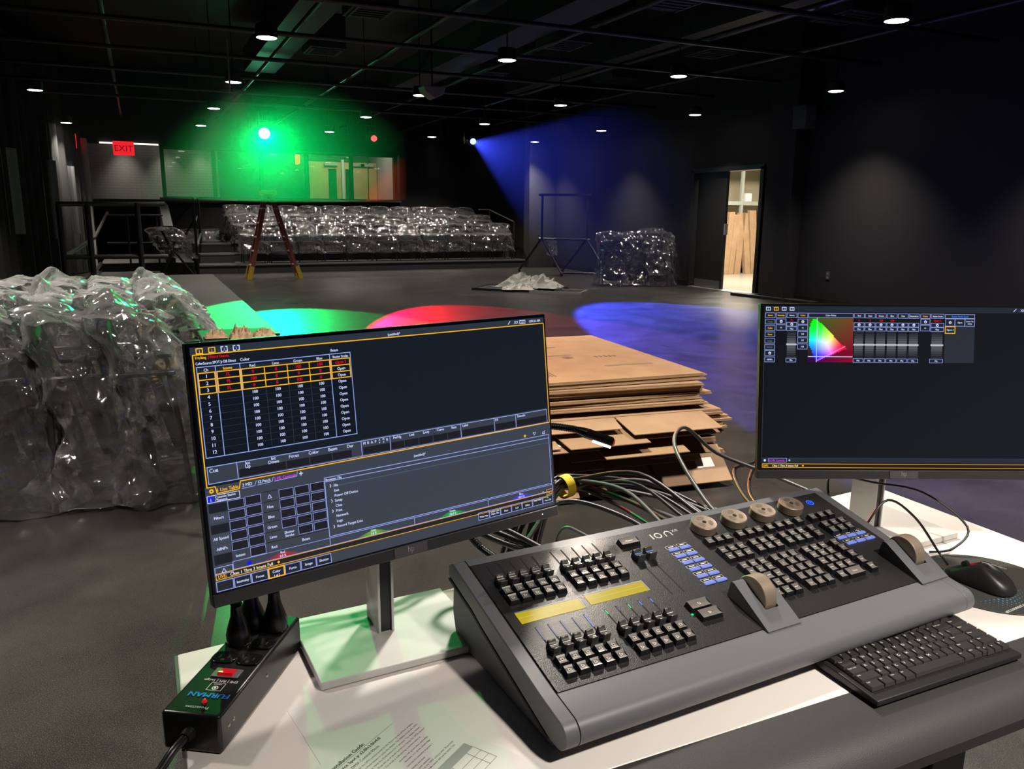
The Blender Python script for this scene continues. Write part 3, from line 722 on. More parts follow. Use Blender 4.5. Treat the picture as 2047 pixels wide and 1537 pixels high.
# ------------------------------------------------------------------ rolling frame by the right wall
t = thing('rolling_frame', (8.5, 16.4, 0), 'tall black rolling metal frame with splayed legs near the right wall', 'frame')
A, B = Vector((8.32, 16.6, 0)), Vector((9.15, 16.0, 0)); Z = Vector((0, 0, 1))
for n_, p in (('upright', A), ('upright', B)):
    obj(n_, MB().cyl(p + Z * 0.75, p + Z * 1.76, 0.025, n=10), STEEL, t)
    obj('leg', MB().cyl(p + Z * 0.80, p + Vector((-0.30, 0.55, 0.06)), 0.025, n=10), STEEL, t)
    obj('leg', MB().cyl(p + Z * 0.80, p + Vector((0.02, -0.95, 0.06)), 0.025, n=10), STEEL, t)
    for q in ((-0.30, 0.55), (0.02, -0.95)):
        obj('caster', MB().cyl(p + Vector((q[0] - 0.015, q[1], 0.045)), p + Vector((q[0] + 0.015, q[1], 0.045)), 0.045, n=16), BLACK, t)
for z, nm in ((1.76, 'top_bar'), (0.78, 'middle_bar')):
    e = (B - A) * 0.08
    obj(nm, MB().cyl(A - e + Z * z, B + e + Z * z, 0.028, n=10), STEEL, t)
obj('base_bar', MB().cyl(A + Vector((0.02, -0.95, 0.08)), B + Vector((0.02, -0.95, 0.08)), 0.025, n=10), STEEL, t)
tb = make_bag([(0.42, -0.03, 0.03), (0.55, -0.07, 0.07), (0.70, -0.05, 0.05), (0.78, -0.015, 0.015)], 0.07, 5, 0.04, 24, 16, 0)
tb.v = [(x + 8.50, y + 16.42, z) for x, y, z in tb.v]
tag(obj('hanging_bag', tb, FILMFAR), 'small pale plastic bag hanging from the rolling frame', 'bag')

# ------------------------------------------------------------------ drop cloth on flat black panels
for k, (c, sx, sy, rz, lb) in enumerate((((6.2, 13.2), 1.5, 0.9, -0.75, 'flat black panel on the floor under the white cloth'), ((6.62, 12.5), 0.9, 0.5, -0.75, 'smaller black panel on the floor at the right of the white cloth'))):
    T = Matrix.Translation((c[0], c[1], 0)) @ Matrix.Rotation(rz, 4, 'Z')
    m = MB().bx((-sx / 2, -sy / 2, 0), (sx / 2, sy / 2, 0.03 + 0.0 * k), T)
    q = obj('floor_panel', m, mat('panel_black', (0.02, 0.02, 0.02, 1), 0.45), None, 0.004); tag(q, lb, 'panel')
    e = MB()
    for s_ in (-1, 1): e.bx((-sx / 2 - 0.02, s_ * sy / 2 - 0.015, 0.0), (sx / 2 + 0.02, s_ * sy / 2 + 0.015, 0.04), T); e.bx((s_ * sx / 2 - 0.015, -sy / 2, 0.0), (s_ * sx / 2 + 0.015, sy / 2, 0.04), T)
    o = obj('edge_trim', e, SILVER if k else STEEL); o.parent = q; ORG[o.name] = ORG[q.name]
cl = crumple(MB(), 6.45, 13.35, 0.035, 1.15, 0.62, 0.25, 21, 40, -0.75)
tag(obj('drop_cloth', cl, mat('white_cloth', (0.36, 0.355, 0.33, 1), 0.85)), 'crumpled off white drop cloth heaped on the flat black panel', 'cloth')
cl = crumple(MB(), 6.02, 12.95, 0.036, 0.55, 0.4, 0.10, 29, 30, -0.4)
tag(obj('drop_cloth', cl, mat('white_cloth2', (0.40, 0.39, 0.37, 1), 0.8)), 'small balled white wrapping in front of the heaped drop cloth', 'cloth')

# floor cable cover / bar at the doorway, wall outlets
tag(obj('threshold_bar', MB().prism([(9.20, 11.05), (9.34, 11.12), (9.58, 10.72), (9.57, 9.4), (9.44, 9.4)], 0.0, 0.05), mat('bar_black', (0.02, 0.02, 0.02, 1), 0.4), None, 0.006), 'low black bar on the floor before the store room door', 'bar')
def outlet(x0, y, z, lb):
    t = thing('wall_outlet', (x0, y, z), lb, 'outlet')
    obj('cover_plate', MB().bx((x0 - 0.012, y - 0.04, z - 0.06), (x0, y + 0.04, z + 0.06)), mat('outlet_plate', (0.06, 0.06, 0.06, 1), 0.35), t, 0.003)
    for dz in (-0.028, 0.028): obj('socket', MB().bx((x0 - 0.015, y - 0.017, z + dz - 0.014), (x0 - 0.012, y + 0.017, z + dz + 0.014)), mat('outlet_grey', (0.20, 0.19, 0.18, 1), 0.3), t)
outlet(9.6, 9.28, 0.46, 'dark double wall outlet low on the near right wall')
outlet(9.6, 17.2, 0.50, 'small wall outlet low on the far right wall behind the rolling frame')

# ------------------------------------------------------------------ store room contents
SH = mat('shelf_grey', (0.36, 0.38, 0.34, 1), 0.45, 0.3)
t = thing('shelving_unit', (12.9, 15.4, 0), 'grey steel shelving unit inside the store room', 'shelving')
for x in (11.4, 12.93, 14.4):
    for y in (15.35, 16.3): obj('post', MB().bx((x - 0.035, y - 0.03, 0), (x + 0.035, y + 0.03, 2.62)), SH, t)
for z in (0.16, 1.58, 2.50): obj('shelf', MB().bx((11.4, 15.33, z), (14.4, 16.33, z + 0.09)), SH, t)
for k, (x, dx, h, w) in enumerate(((12.30, 0.26, 1.42, 0.16), (12.46, 0.26, 1.36, 0.15), (12.66, 0.20, 1.40, 0.17), (12.98, -0.05, 1.40, 0.16), (13.16, 0.0, 1.46, 0.18))):
    T = Matrix(((1, 0, dx / h, x - 0.02), (0, 1, 0.18 / h, 15.03), (0, 0, 1, 0.004), (0, 0, 0, 1)))
    tag(obj('long_carton', MB().bx((-w / 2, -0.05, 0), (w / 2, 0.05, h), T), CARD, None, 0.004), 'tall tan carton leaning on the store room shelving, %s from the left' % ORD[k], 'carton', 'cartons leaning in the store room')
tag(obj('small_box', MB().bx((13.15, 15.45, 1.672), (13.32, 15.6, 1.86)), WHITE, None, 0.004), 'small white box on the middle store room shelf', 'box')

# ------------------------------------------------------------------ stack of flattened cardboard boxes
ORDX = ORD + ['thirteenth', 'fourteenth', 'fifteenth', 'sixteenth', 'seventeenth', 'eighteenth', 'nineteenth', 'twentieth']
rc = random.Random(5)
zc = 0.004; boxes = []
spec = []
for k in range(7): spec.append(('low', 0.030))
for k in range(3): spec.append(('mid', 0.030))
for k in range(9): spec.append(('top', 0.0165))
TAPE = mat('brown_tape', (0.30, 0.20, 0.12, 1), 0.35); LABEL = mat('white_label', (0.72, 0.70, 0.66, 1), 0.5)
MARK = mat('carton_print', (0.12, 0.07, 0.05, 1), 0.7); REDC = mat('red_card', (0.55, 0.10, 0.07, 1), 0.7)
N = len(spec)
for k, (tp, th) in enumerate(spec):
    rz = math.radians(-5.5 + rc.uniform(-1.6, 1.6) + (rc.uniform(-2, 2) if tp != 'top' else 0))
    if tp == 'low': cx, cy, w, l = 1.66 + rc.uniform(-0.05, 0.05), 3.98 + rc.uniform(-0.03, 0.03), 2.25 + rc.uniform(-0.08, 0.06), 1.20  # stack widened out of view to block stage light behind the desk
    elif tp == 'mid': cx, cy, w, l = 1.68 + rc.uniform(-0.03, 0.05), 4.02 + rc.uniform(-0.03, 0.04), 2.3, 1.24
    else: cx, cy, w, l = 1.66 + rc.uniform(-0.025, 0.03), 4.21 + rc.uniform(-0.03, 0.03), 2.25 + rc.uniform(-0.03, 0.03), 1.42 + rc.uniform(-0.04, 0.02)
    T = Matrix.Translation((cx, cy, zc)) @ Matrix.Rotation(rz, 4, 'Z')
    t = thing('flattened_box', (cx, cy, zc), 'flattened brown cardboard box, %s' % ('topmost of the stack behind the left monitor' if k == N - 1 else 'bottom of the stack on the floor' if k == 0 else '%s from the top of the stack' % ORDX[N - 1 - k]), 'cardboard box', 'stack of flattened cardboard boxes')
    body = MB().bx((-w / 2, -l / 2, 0.0005), (w / 2, l / 2, th * 0.42), T).bx((-w / 2 + 0.004, -l / 2 + rc.uniform(0, 0.02), th * 0.48), (w / 2 - rc.uniform(0, 0.02), l / 2, th * 0.9), T)
    obj('carton_body', body, CARD, t)
    if tp != 'top':
        nf = rc.choice((4, 5, 6)); fx = -w / 2 + rc.uniform(0, 0.06)
        for q in range(nf):
            fwid = w / nf * rc.uniform(0.78, 0.98); fl = rc.uniform(0.12, 0.24) if tp == 'low' else rc.uniform(0.14, 0.26)
            dr = math.radians(rc.uniform(18, 50)) if tp == 'low' else math.radians(rc.uniform(2, 12))
            ml = max(0.06, min(fl, (zc + 0.006) / math.sin(dr) - 0.012)); fl = min(fl, ml)
            zz = th * rc.choice((0.42, 0.9))
            hx0, hx1 = fx, min(fx + fwid, w / 2)
            pts = lambda dz: [(hx0, -l / 2, zz - 0.003 + dz), (hx1, -l / 2, zz - 0.003 + dz), (hx1 - rc.uniform(0, 0.02), -l / 2 - fl * math.cos(dr), zz - 0.003 - fl * math.sin(dr) + dz), (hx0 + rc.uniform(0, 0.02), -l / 2 - fl * math.cos(dr), zz - 0.003 - fl * math.sin(dr) + dz)]
            st_ = rc.getstate(); a = pts(0.0); rc.setstate(st_); b = pts(0.004)
            fm = MB().add(a + b, [(0, 1, 2, 3), (7, 6, 5, 4), (0, 4, 5, 1), (1, 5, 6, 2), (2, 6, 7, 3), (3, 7, 4, 0)], 0, None, T)
            fo = obj('flap', fm, CARD if rc.random() < 0.75 else CARDIN, t)
            if rc.random() < 0.35:
                u = (Vector(b[2]) + Vector(b[3])) / 2 - (Vector(b[0]) + Vector(b[1])) / 2
                c0 = (Vector(b[0]) + Vector(b[1])) / 2 + u * 0.35 + Vector((rc.uniform(-0.1, 0.1), 0, 0.0012)); rx = Vector((0.05, 0, 0)); uy = u.normalized() * 0.06
                obj('shipping_label', MB().quad(c0 - rx, c0 + rx, c0 + rx + uy, c0 - rx + uy, 0, None, T), LABEL, fo)
            fx = hx1 + rc.uniform(0.004, 0.05)
    if k == N - 1:
        zt = th * 0.9 + 0.0008
        mk = MB()
        for (x, y, a, b) in ((0.52, 0.30, 0.28, 0.018), (0.84, -0.36, 0.30, 0.016), (0.25, 0.42, 0.22, 0.012), (0.55, 0.02, 0.20, 0.012)):
            mk.quad((x - a / 2, y - b, zt), (x + a / 2, y - b, zt), (x + a / 2, y + b, zt), (x - a / 2, y + b, zt), 0, None, T)
        obj('tape', mk, TAPE, t)
        mk = MB(); mk.lathe([(0.022, zt), (0.034, zt)], 20, 0, T, (0.59, -0.06, 0)); mk.lathe([(0.0, zt), (0.014, zt)], 12, 0, T, (0.59, -0.06, 0))
        obj('carton_print', mk, MARK, t); mk = MB()
        for q in range(5): mk.bx((0.76 + q * 0.03, -0.10, zt - 0.0005), (0.775 + q * 0.03, -0.06, zt + 0.0002), T)
        obj('carton_print', mk, MARK, t); mk = MB()
        for q in range(6): mk.bx((0.20 + q * 0.02, -0.56, zt - 0.0005), (0.208 + q * 0.02, -0.40, zt + 0.0002), T)
        obj('carton_print', mk, MARK, t)
    zc += th + (0.002 if tp == 'top' else 0.006)
for k, (x, y, z, lb) in enumerate(((2.86, 3.62, 0.245, 'red edged cardboard sheet poking from the right of the stack'),)):
    T = Matrix.Translation((2.62, 3.62, 0.3065)) @ Matrix.Rotation(-0.12, 4, 'Z')

# scraps on a dark cart behind the left monitor
t = thing('low_cart', (0.34, 3.6, 0), 'black low cart with scraps just visible over the left monitor', 'cart')
obj('cart_top', MB().bx((0.19, 3.35, 0.83), (0.49, 3.75, 0.85)), MATTE, t, 0.006)
for x in (0.22, 0.46):
    for y in (3.40, 3.70): obj('leg', MB().cyl((x, y, 0), (x, y, 0.83), 0.018, n=10), STEEL, t)
for k, (x, y, h, n_) in enumerate(((0.25, 3.50, 0.06, 'left'), (0.345, 3.45, 0.09, 'middle'), (0.44, 3.48, 0.06, 'right'))):
    tag(obj('paper_scrap', crumple(MB(), x, y, 0.851, 0.09, 0.10, h * 0.6, 31 + k, 22), mat('kraft_paper', (0.30, 0.20, 0.11, 1), 0.8)), 'brown paper scrap on the low cart behind the left monitor, %s of three' % n_, 'scrap')

# ------------------------------------------------------------------ desk
LAM = mat('white_laminate', (0.80, 0.76, 0.725, 1), 0.35, spec=0.4)
BUMP = mat('black_bumper', (0.035, 0.035, 0.035, 1), 0.5, bump=(900, 0.25))
t = thing('desk', (0.76, 0.95, 0), 'white topped desk with black rounded front edge, nearest the camera', 'desk')
top = [(0.0, 0.68), (1.52, 0.68), (1.52, 1.270), (0.0, 1.136)]
obj('desktop', MB().prism(top, 0.722, 0.75), LAM, t, 0.002)
obj('edge_band', MB().bx((-0.004, 0.60, 0.718), (-0.0005, 1.135, 0.749)), mat('edge_band_grey', (0.08, 0.085, 0.08, 1), 0.5), t)
pf = [(0.6795, 0.75), (0.645, 0.7495), (0.615, 0.745), (0.593, 0.733), (0.582, 0.712), (0.588, 0.690), (0.61, 0.680), (0.6795, 0.690)]
obj('front_bumper', MB().prism(pf, -0.004, 1.56, lambda a, b, h: (h, a, b)), BUMP, t)
for x in (0.22, 1.20):
    obj('leg', MB().bx((x - 0.045, 0.79, 0.02), (x + 0.045, 0.86, 0.70)).bx((x - 0.06, 0.79, 0.10), (x - 0.05, 0.86, 0.70)), STEEL, t, 0.008)
    obj('foot', MB().bx((x - 0.04, 0.66, 0.0), (x + 0.04, 1.24, 0.03)), STEEL, t, 0.008)
    obj('bracket', MB().bx((x - 0.03, 0.69, 0.695), (x + 0.03, 1.2, 0.7215)), STEEL, t)
obj('crossbar', MB().bx((0.265, 0.81, 0.40), (1.155, 0.84, 0.46)), STEEL, t, 0.006)

# ------------------------------------------------------------------ monitors
WHT = lin(205, 215, 255); BLU = lin(150, 165, 235); YEL = lin(255, 186, 10); YL2 = lin(250, 200, 40); RD = lin(225, 5, 25); MAG = lin(225, 50, 235)
class Scr:
    def __init__(s, T): s.mb = MB(); s.T = T; s.k = 0
    def R(s, u0, v0, u1, v1, c, up=1):
        z = 0.0003 + 0.00012 * up
        s.mb.add([(u0 / 1e3, -v0 / 1e3, z), (u0 / 1e3, -v1 / 1e3, z), (u1 / 1e3, -v1 / 1e3, z), (u1 / 1e3, -v0 / 1e3, z)], [(0, 1, 2, 3)], 0, c, s.T)
    def P(s, pts, c, up=3):
        z = 0.0003 + 0.00012 * up
        s.mb.add([(u / 1e3, -v / 1e3, z) for u, v in pts], [tuple(range(len(pts)))], 0, c, s.T)
    def L(s, u0, v0, u1, v1, c, w=0.7, up=3):
        dx, dy = u1 - u0, v1 - v0; l = math.hypot(dx, dy); nx, ny = -dy / l * w / 2, dx / l * w / 2
        s.P([(u0 + nx, v0 + ny), (u0 - nx, v0 - ny), (u1 - nx, v1 - ny), (u1 + nx, v1 + ny)], c, up)
    def F(s, u0, v0, u1, v1, c, w=0.7, fill=None, up=3):
        if fill: s.R(u0, v0, u1, v1, fill, up - 1)
        h = w / 2
        s.R(u0 - h, v0 - h, u1 + h, v0 + h, c, up); s.R(u0 - h, v1 - h, u1 + h, v1 + h, c, up); s.R(u0 - h, v0 + h, u0 + h, v1 - h, c, up); s.R(u1 - h, v0 + h, u1 + h, v1 - h, c, up)
    def X(s, t, u, v, c=WHT, size=5.6, al='c', sx=0.92, up=5, b=0.00012):
        text(s.mb, t, size / 1e3, u / 1e3, -v / 1e3, s.T, c, 0, al, sx, 0.0003 + 0.00012 * up, b)
    def tri(s, u, v, c=WHT, r=2.4, dn=False):
        q = -1 if dn else 1
        p = [(u, v - r * q), (u + r, v + r * q * 0.9), (u - r, v + r * q * 0.9)]
        for i in range(3): s.L(*p[i], *p[(i + 1) % 3], c, 0.7, 5)
    def poly(s, u, v, r, n, c, inner=None, rot=0, up=5):
        pts = []
        for i in range(n * (2 if inner else 1)):
            a = rot + 2 * PI * i / (n * (2 if inner else 1)); q = inner if (inner and i % 2) else r
            pts.append((u + q * math.sin(a), v - q * math.cos(a)))
        for i in range(len(pts)):
            a, b = pts[i], pts[(i + 1) % len(pts)]; s.P([(u, v), b, a], c, up)

def left_screen(T):
    s = Scr(T)
    bg, hd, bar, low, dk = lin(21, 28, 34), lin(42, 52, 62), lin(56, 62, 72), lin(60, 66, 76), lin(27, 28, 32)
    s.R(4.5, 5, 534, 304, bg, 0); s.R(4.5, 5, 534, 14, hd)
    for u, c in ((15.3, YEL), (29.8, YEL), (44.4, WHT), (58.9, WHT)):
        s.F(u - 3.6, 7, u + 3.6, 12.6, c, 1.1); s.X('1' if c == YEL else '2', u, 11.6, WHT if c == YEL else BLU, 4)
    s.L(11, 13.3, 19.5, 13.3, YEL, 0.9)
    for q in (44.4, 58.9): s.R(q - 1, 6, q + 1, 7.8, hd, 4); s.R(q - 1, 12, q + 1, 13.4, hd, 4)
    s.X('(untitled)*', 273, 12, WHT, 5); s.X('1:09:26 AM', 516, 11.3, WHT, 5.2)
    s.L(466, 11.5, 470, 6.5, WHT, 1.2); s.X('X', 479, 11.5, WHT, 6.5); s.X('X', 483, 11.5, WHT, 6.5); s.F(488, 7, 498, 12, WHT, 0.9); s.X('OO', 493, 11.2, WHT, 3.6)
    # yellow focus border of the live tab
    for a in ((7, 14.2, 533, 14.2), (7, 14.2, 7, 173.7), (533, 14.2, 533, 170.5), (47, 172.8, 533, 170.5)): s.L(*a, YEL, 1.3, 4)
    s.X('Tracking', 9.2, 19.3, YEL, 4.8, 'l', 0.78); s.L(25, 15.6, 25, 20, RD, 0.6); s.X('Filtered Channels', 26.4, 19.3, RD, 4.4, 'l', 0.72)
    s.X('ColorSource SPOT Jr DB Direct', 9.4, 26.3, WHT, 4.8, 'l', 0.74); s.X('Color', 67.5, 26.3, WHT, 5.2); s.X('Beam', 184.5, 26, WHT, 5.2)
    s.F(10, 29, 206.3, 138.3, BLU, 1.0, lin(15, 22, 28)); s.R(10.5, 29.5, 205.8, 36, lin(34, 44, 54), 2)
    for u in (31.7, 60.9, 177.3): s.L(u, 29, u, 138, BLU, 1.0)
    for u in (90.5, 119.6, 148.7): s.L(u, 36, u, 137, lin(58, 66, 74), 0.45)
    rows = [36.2 + 8.33 * i for i in range(13)]
    for v in rows[4:12]:
        s.L(11, v + 0.3, 177, v + 0.3, lin(45, 52, 60), 0.45)
    for h, u in (('Ch', 20.5), ('Red', 76), ('Lime', 105), ('Green', 134), ('Blue', 163)): s.X(h, u, 34.6, WHT, 5)
    s.X('Intens', 46, 34.6, YEL, 5); s.X('Shutter Strobe', 192, 34.6, WHT, 4.6, sx=0.8)
    for r in range(12):
        v = rows[r] + 6.4
        s.X(str(r + 1), 20.5, v, WHT, 6.2)
        if r < 3:
            s.X('FL', 46, v - 0.3, RD, 5.8)
            for q, u in zip((('0', '0', '100', '100'), ('100', '0', '0', '0'), ('0', '0', '100', '0'))[r], (76, 105, 134, 163)): s.X(q, u, v - 0.3, RD, 5.8)
        else:
            for u in (76, 105, 134, 163): s.X('100', u, v - 0.3, WHT, 5.4)
        s.X('Open 2' if r == 0 else 'Open', 192, v - 0.3, RD if r == 0 else WHT, 5.4)
    for u0, u1 in ((11, 30.4), (33, 60), (62, 176.6), (178.6, 204.6)):
        for r in range(3): s.F(u0, rows[r], u1, rows[r + 1], YEL, 1.2, None, 4)
    for u in (90.5, 119.6, 148.7): s.L(u, rows[0], u, rows[3], YEL, 1.1, 4)
    # cue list
    s.F(9.6, 149.4, 529, 170, BLU, 1.0, bar) ; s.R(212, 147.4, 528.6, 149.2, bar, 2)
    for u in (45, 211, 254, 369, 428.5, 468.5): s.L(u, 148.5, u, 170, BLU, 0.9)
    for u0, u1 in ((47, 106), (107, 137), (138, 168), (169, 196), (213, 253), (255.5, 275), (276, 298), (299, 321), (322, 345), (346, 368), (371, 427), (430, 467), (470, 528)): s.R(u0, 158.5, u1, 168, dk, 4)
    s.X('Cue', 17, 156.5, WHT, 7)
    for tt, u in (('Int', 58), ('Int', 90.5)): s.X(tt, u, 154, WHT, 6)
    s.X('Up', 58, 158.3, WHT, 6); s.X('Down', 90.5, 158.3, WHT, 6)
    for tt, u in (('Focus', 117), ('Color', 143.5), ('Beam', 170), ('Dur', 194.7)): s.X(tt, u, 155.3, WHT, 6.2)
    for tt, u in (('M', 215.5), ('B', 221), ('A', 226.6), ('P', 232), ('R', 249.6)): s.X(tt, u, 155, WHT, 5.4)
    for tt, u in (('A', 238.6), ('M', 244.6)): s.X(tt, u - 0.6, 153, WHT, 3.6)
    for tt, u in (('P', 238.6), ('V', 244.6)): s.X(tt, u - 0.6, 157, WHT, 3.6)
    for tt, u in (('Fw/Hg', 265), ('Link', 288), ('Loop', 311), ('Curve', 334.5), ('Rate', 357.5), ('Label', 377), ('FX', 433), ('Execute', 479)): s.X(tt, u, 154, WHT, 5.2)
    # lower half
    s.R(4.5, 173.6, 534, 304, low)
    s.P([(7, 173.7), (15, 173.7), (18.5, 183), (44.5, 182), (47, 173.2), (533, 170.8), (533, 175), (4.5, 176)], low, 2)
    for a in ((6.6, 174, 16.6, 174), (16.6, 174, 18.4, 183), (18.4, 183, 45, 182), (45, 182, 47, 173)): s.L(*a, YEL, 1.2, 4)
    s.poly(11.8, 179, 3.2, 8, YEL, 2.3); s.poly(11.8, 179, 1.1, 8, low, None, 0, 6)
    s.X('1 Live Table', 31, 180.8, YEL, 5.8); s.X('2 PSD', 55, 180.4, WHT, 5.4); s.X('12 Patch', 76, 180, WHT, 5.2); s.X('5 ML Controls', 103, 179.8, MAG, 5.2)
    for a in ((48, 182.5, 64, 182), (64, 182, 66.5, 176), (67.5, 181.8, 86, 181), (86, 181, 88, 175.5), (89, 181, 118.5, 180), (118.5, 180, 119.6, 174)): s.L(*a, BLU, 0.8, 4)
    s.L(121.5, 177.6, 126.8, 177.6, WHT, 1.2, 4); s.L(124.1, 175, 124.1, 180.3, WHT, 1.2, 4)
    s.X('(untitled)*', 298, 184.5, WHT, 5)
    s.poly(483.6, 185, 3.0, 5, YL2, 1.2); s.tri(502, 184, WHT, 2.4, True); s.F(518.4, 184.2, 522.2, 187, WHT, 0.7); s.L(522.6, 184, 522.6, 181.6, WHT, 0.7)
    s.F(6, 184.6, 44.6, 193, WHT, 0.8, lin(50, 56, 70)); s.R(6.4, 185, 13.6, 192.6, lin(25, 40, 215), 4); s.X('i', 10, 191.4, WHT, 6)
    s.X('Console Status', 15, 188.6, WHT, 4.4, 'l'); s.X('Changed', 15, 192.4, WHT, 4.4, 'l')
    gd = lin(30, 31, 36)
    for k in range(6):
        v = 195 + 13 * k
        if k < 5: s.F(29.3, v - 0.4, 48.8, v + 10.2, BLU, 0.55, gd)
        s.F(50.6, v - 1.2, 69.8, v + 9.6, BLU, 0.55, gd)
    for v, tt in ((214.3, 'Filters'), (240, 'All Speed'), (253, 'AllNPs')): s.R(6.5, v - 7, 28, v + 4, lin(66, 72, 84), 2); s.X(tt, 17, v, WHT, 5.2)
    for v in (197, 223): s.R(6.5, v - 2, 28, v + 9, gd, 2)
    s.R(6.5, 258, 28, 270, gd, 2); s.X('Intens', 38, 266, WHT, 5.2)
    s.tri(81, 199); 
    for v, tt in ((214, 'Hue'), (227, 'Blue'), (240, 'Green'), (253, 'Lime'), (266, 'Red')): s.X(tt, 80.6, v, WHT, 5.2)
    for k in range(7): s.L(71.5, 192.5 + 13 * k, 91, 192.5 + 13 * k, gd, 0.9)
    for k in range(5):
        v = 193.4 + 13 * k
        for q, u in enumerate((93.3, 114.2, 135.2)):
            if not (k == 4 and q == 0): s.F(u, v, u + 18.6, v + 10.6, BLU, 0.55, gd)
    s.X('Shutter', 101.8, 251, WHT, 4.8); s.X('Strobe', 101.8, 255.4, WHT, 4.8); s.X('Beam', 122.5, 265.6, WHT, 5.2); s.L(92, 258, 154, 258, gd, 0.8); s.L(71, 270.6, 154, 270.6, gd, 0.8)
    # browser
    s.F(154.8, 189.5, 530, 268.4, BLU, 1.0); s.L(154.8, 194.9, 530, 194.9, BLU, 1.0); s.L(164, 202.5, 530, 202.6, lin(80, 110, 140), 0.5)
    s.X('Browser: File', 156, 194, WHT, 4.6, 'l')
    for tt, v, ar in (('File', 203.4, 1), ('Exit', 210.2, 0), ('Power Off Device', 217, 0), ('Setup', 223.8, 1), ('Clear', 230.8, 0), ('Print', 237.4, 1), ('Network', 244.4, 0), ('Logs', 251.4, 0), ('Record Target Lists', 258.4, 1)):
        s.X(tt, 166.5, v, WHT, 5, 'l')
        if ar: s.L(161.6, v - 4.2, 163, v - 2, WHT, 0.9); s.L(163, v - 2, 161.6, v + 0.2, WHT, 0.9)
    # encoder strip
    s.F(28, 270.4, 531, 280.4, BLU, 0.8)
    for u in (154.8, 281.5, 407.6): s.L(u, 270.4, u, 280.4, BLU, 0.8)
    def bump(u, c):
        n = 12
        for k in range(n):
            f = 1 - abs((k + 0.5) / n * 2 - 1); w = 52 / n; q = tuple(low[i] + (c[i] - low[i]) * f * 0.9 for i in range(3)) + (1,)
            s.P([(u - 26 + k * w, 280), (u - 26 + (k + 1) * w, 280), (u - 26 + (k + 1) * w, 280 - 6.8 * (1 - abs((k + 1) / n * 2 - 1)) - 0.4), (u - 26 + k * w, 280 - 6.8 * (1 - abs(k / n * 2 - 1)) - 0.4)][::-1], q, 4)
    for u, c, tt, pc in ((90.5, lin(190, 30, 50), 'Red', '0.0 %'), (217.8, lin(120, 190, 20), 'Lime', '0.0 %'), (344.4, lin(10, 185, 70), 'Green', '100.0 %'), (469.1, lin(70, 60, 235), 'Blue', '100.0 %')):
        bump(u, c); s.X(tt, u, 275, WHT, 4.2); s.X(pc, u, 279.4, WHT, 4.2)
    s.poly(47.6, 277, 3.0, 16, lin(20, 20, 235))
    s.F(5.8, 273.6, 27.2, 282.4, BLU, 0.9); s.tri(16.5, 278.4, WHT, 2.6)
    s.F(6.5, 281.2, 519.4, 288.6, lin(225, 160, 40), 1.0, lin(34, 35, 38)); s.F(519.4, 277, 530.6, 284.6, lin(225, 160, 40), 0.9, lin(60, 50, 30)); s.X('User 1', 525, 282.6, YEL, 3.6)
    s.X('LIVE:', 14, 287.2, YEL, 5.6); s.X('Chan 1 Thru 3 Intens Full', 50, 287.2, lin(245, 230, 200), 5.6); s.poly(84, 285, 2.0, 4, YEL); s.poly(512, 279.6, 1.5, 10, WHT, None, 0, 6); s.poly(512, 279.6, 0.9, 10, lin(34, 35, 38), None, 0, 7); s.L(513, 280.6, 514.5, 282, WHT, 0.6)
    bt = lin(34, 38, 46)
    for u, tt in ((6, ''), (27.5, 'Intensity'), (49, 'Focus'), (70.3, 'Color'), (91.6, 'Form'), (113, 'Image'), (134, 'Shutter')):
        s.F(u, 291, u + 20, 303.2, YEL if tt == 'Color' else BLU, 1.6 if tt == 'Color' else 0.9, bt)
        s.X(tt, u + 10, 298.6 if tt != 'Color' else 297.6, WHT, 4.8)
    s.X('1 of 2', 80.3, 302.4, WHT, 3.8)
    for k, tt in enumerate(('Make Man', 'Make Abs', 'Flash', 'Cell', 'Offset', 'Make Null', 'More SK')):
        u = 388.6 + 20.4 * k; s.F(u, 287, u + 19.2, 298, BLU, 0.8, bt); s.X(tt, u + 9.6, 294.8 if k != 5 else 291, WHT, 3.9)
        if k == 1: s.X('Lamp Ctrls', u + 9.6, 291, WHT, 3.6)
    s.poly(520.5, 289.5, 1.4, 10, lin(30, 220, 40))
    return s.mb

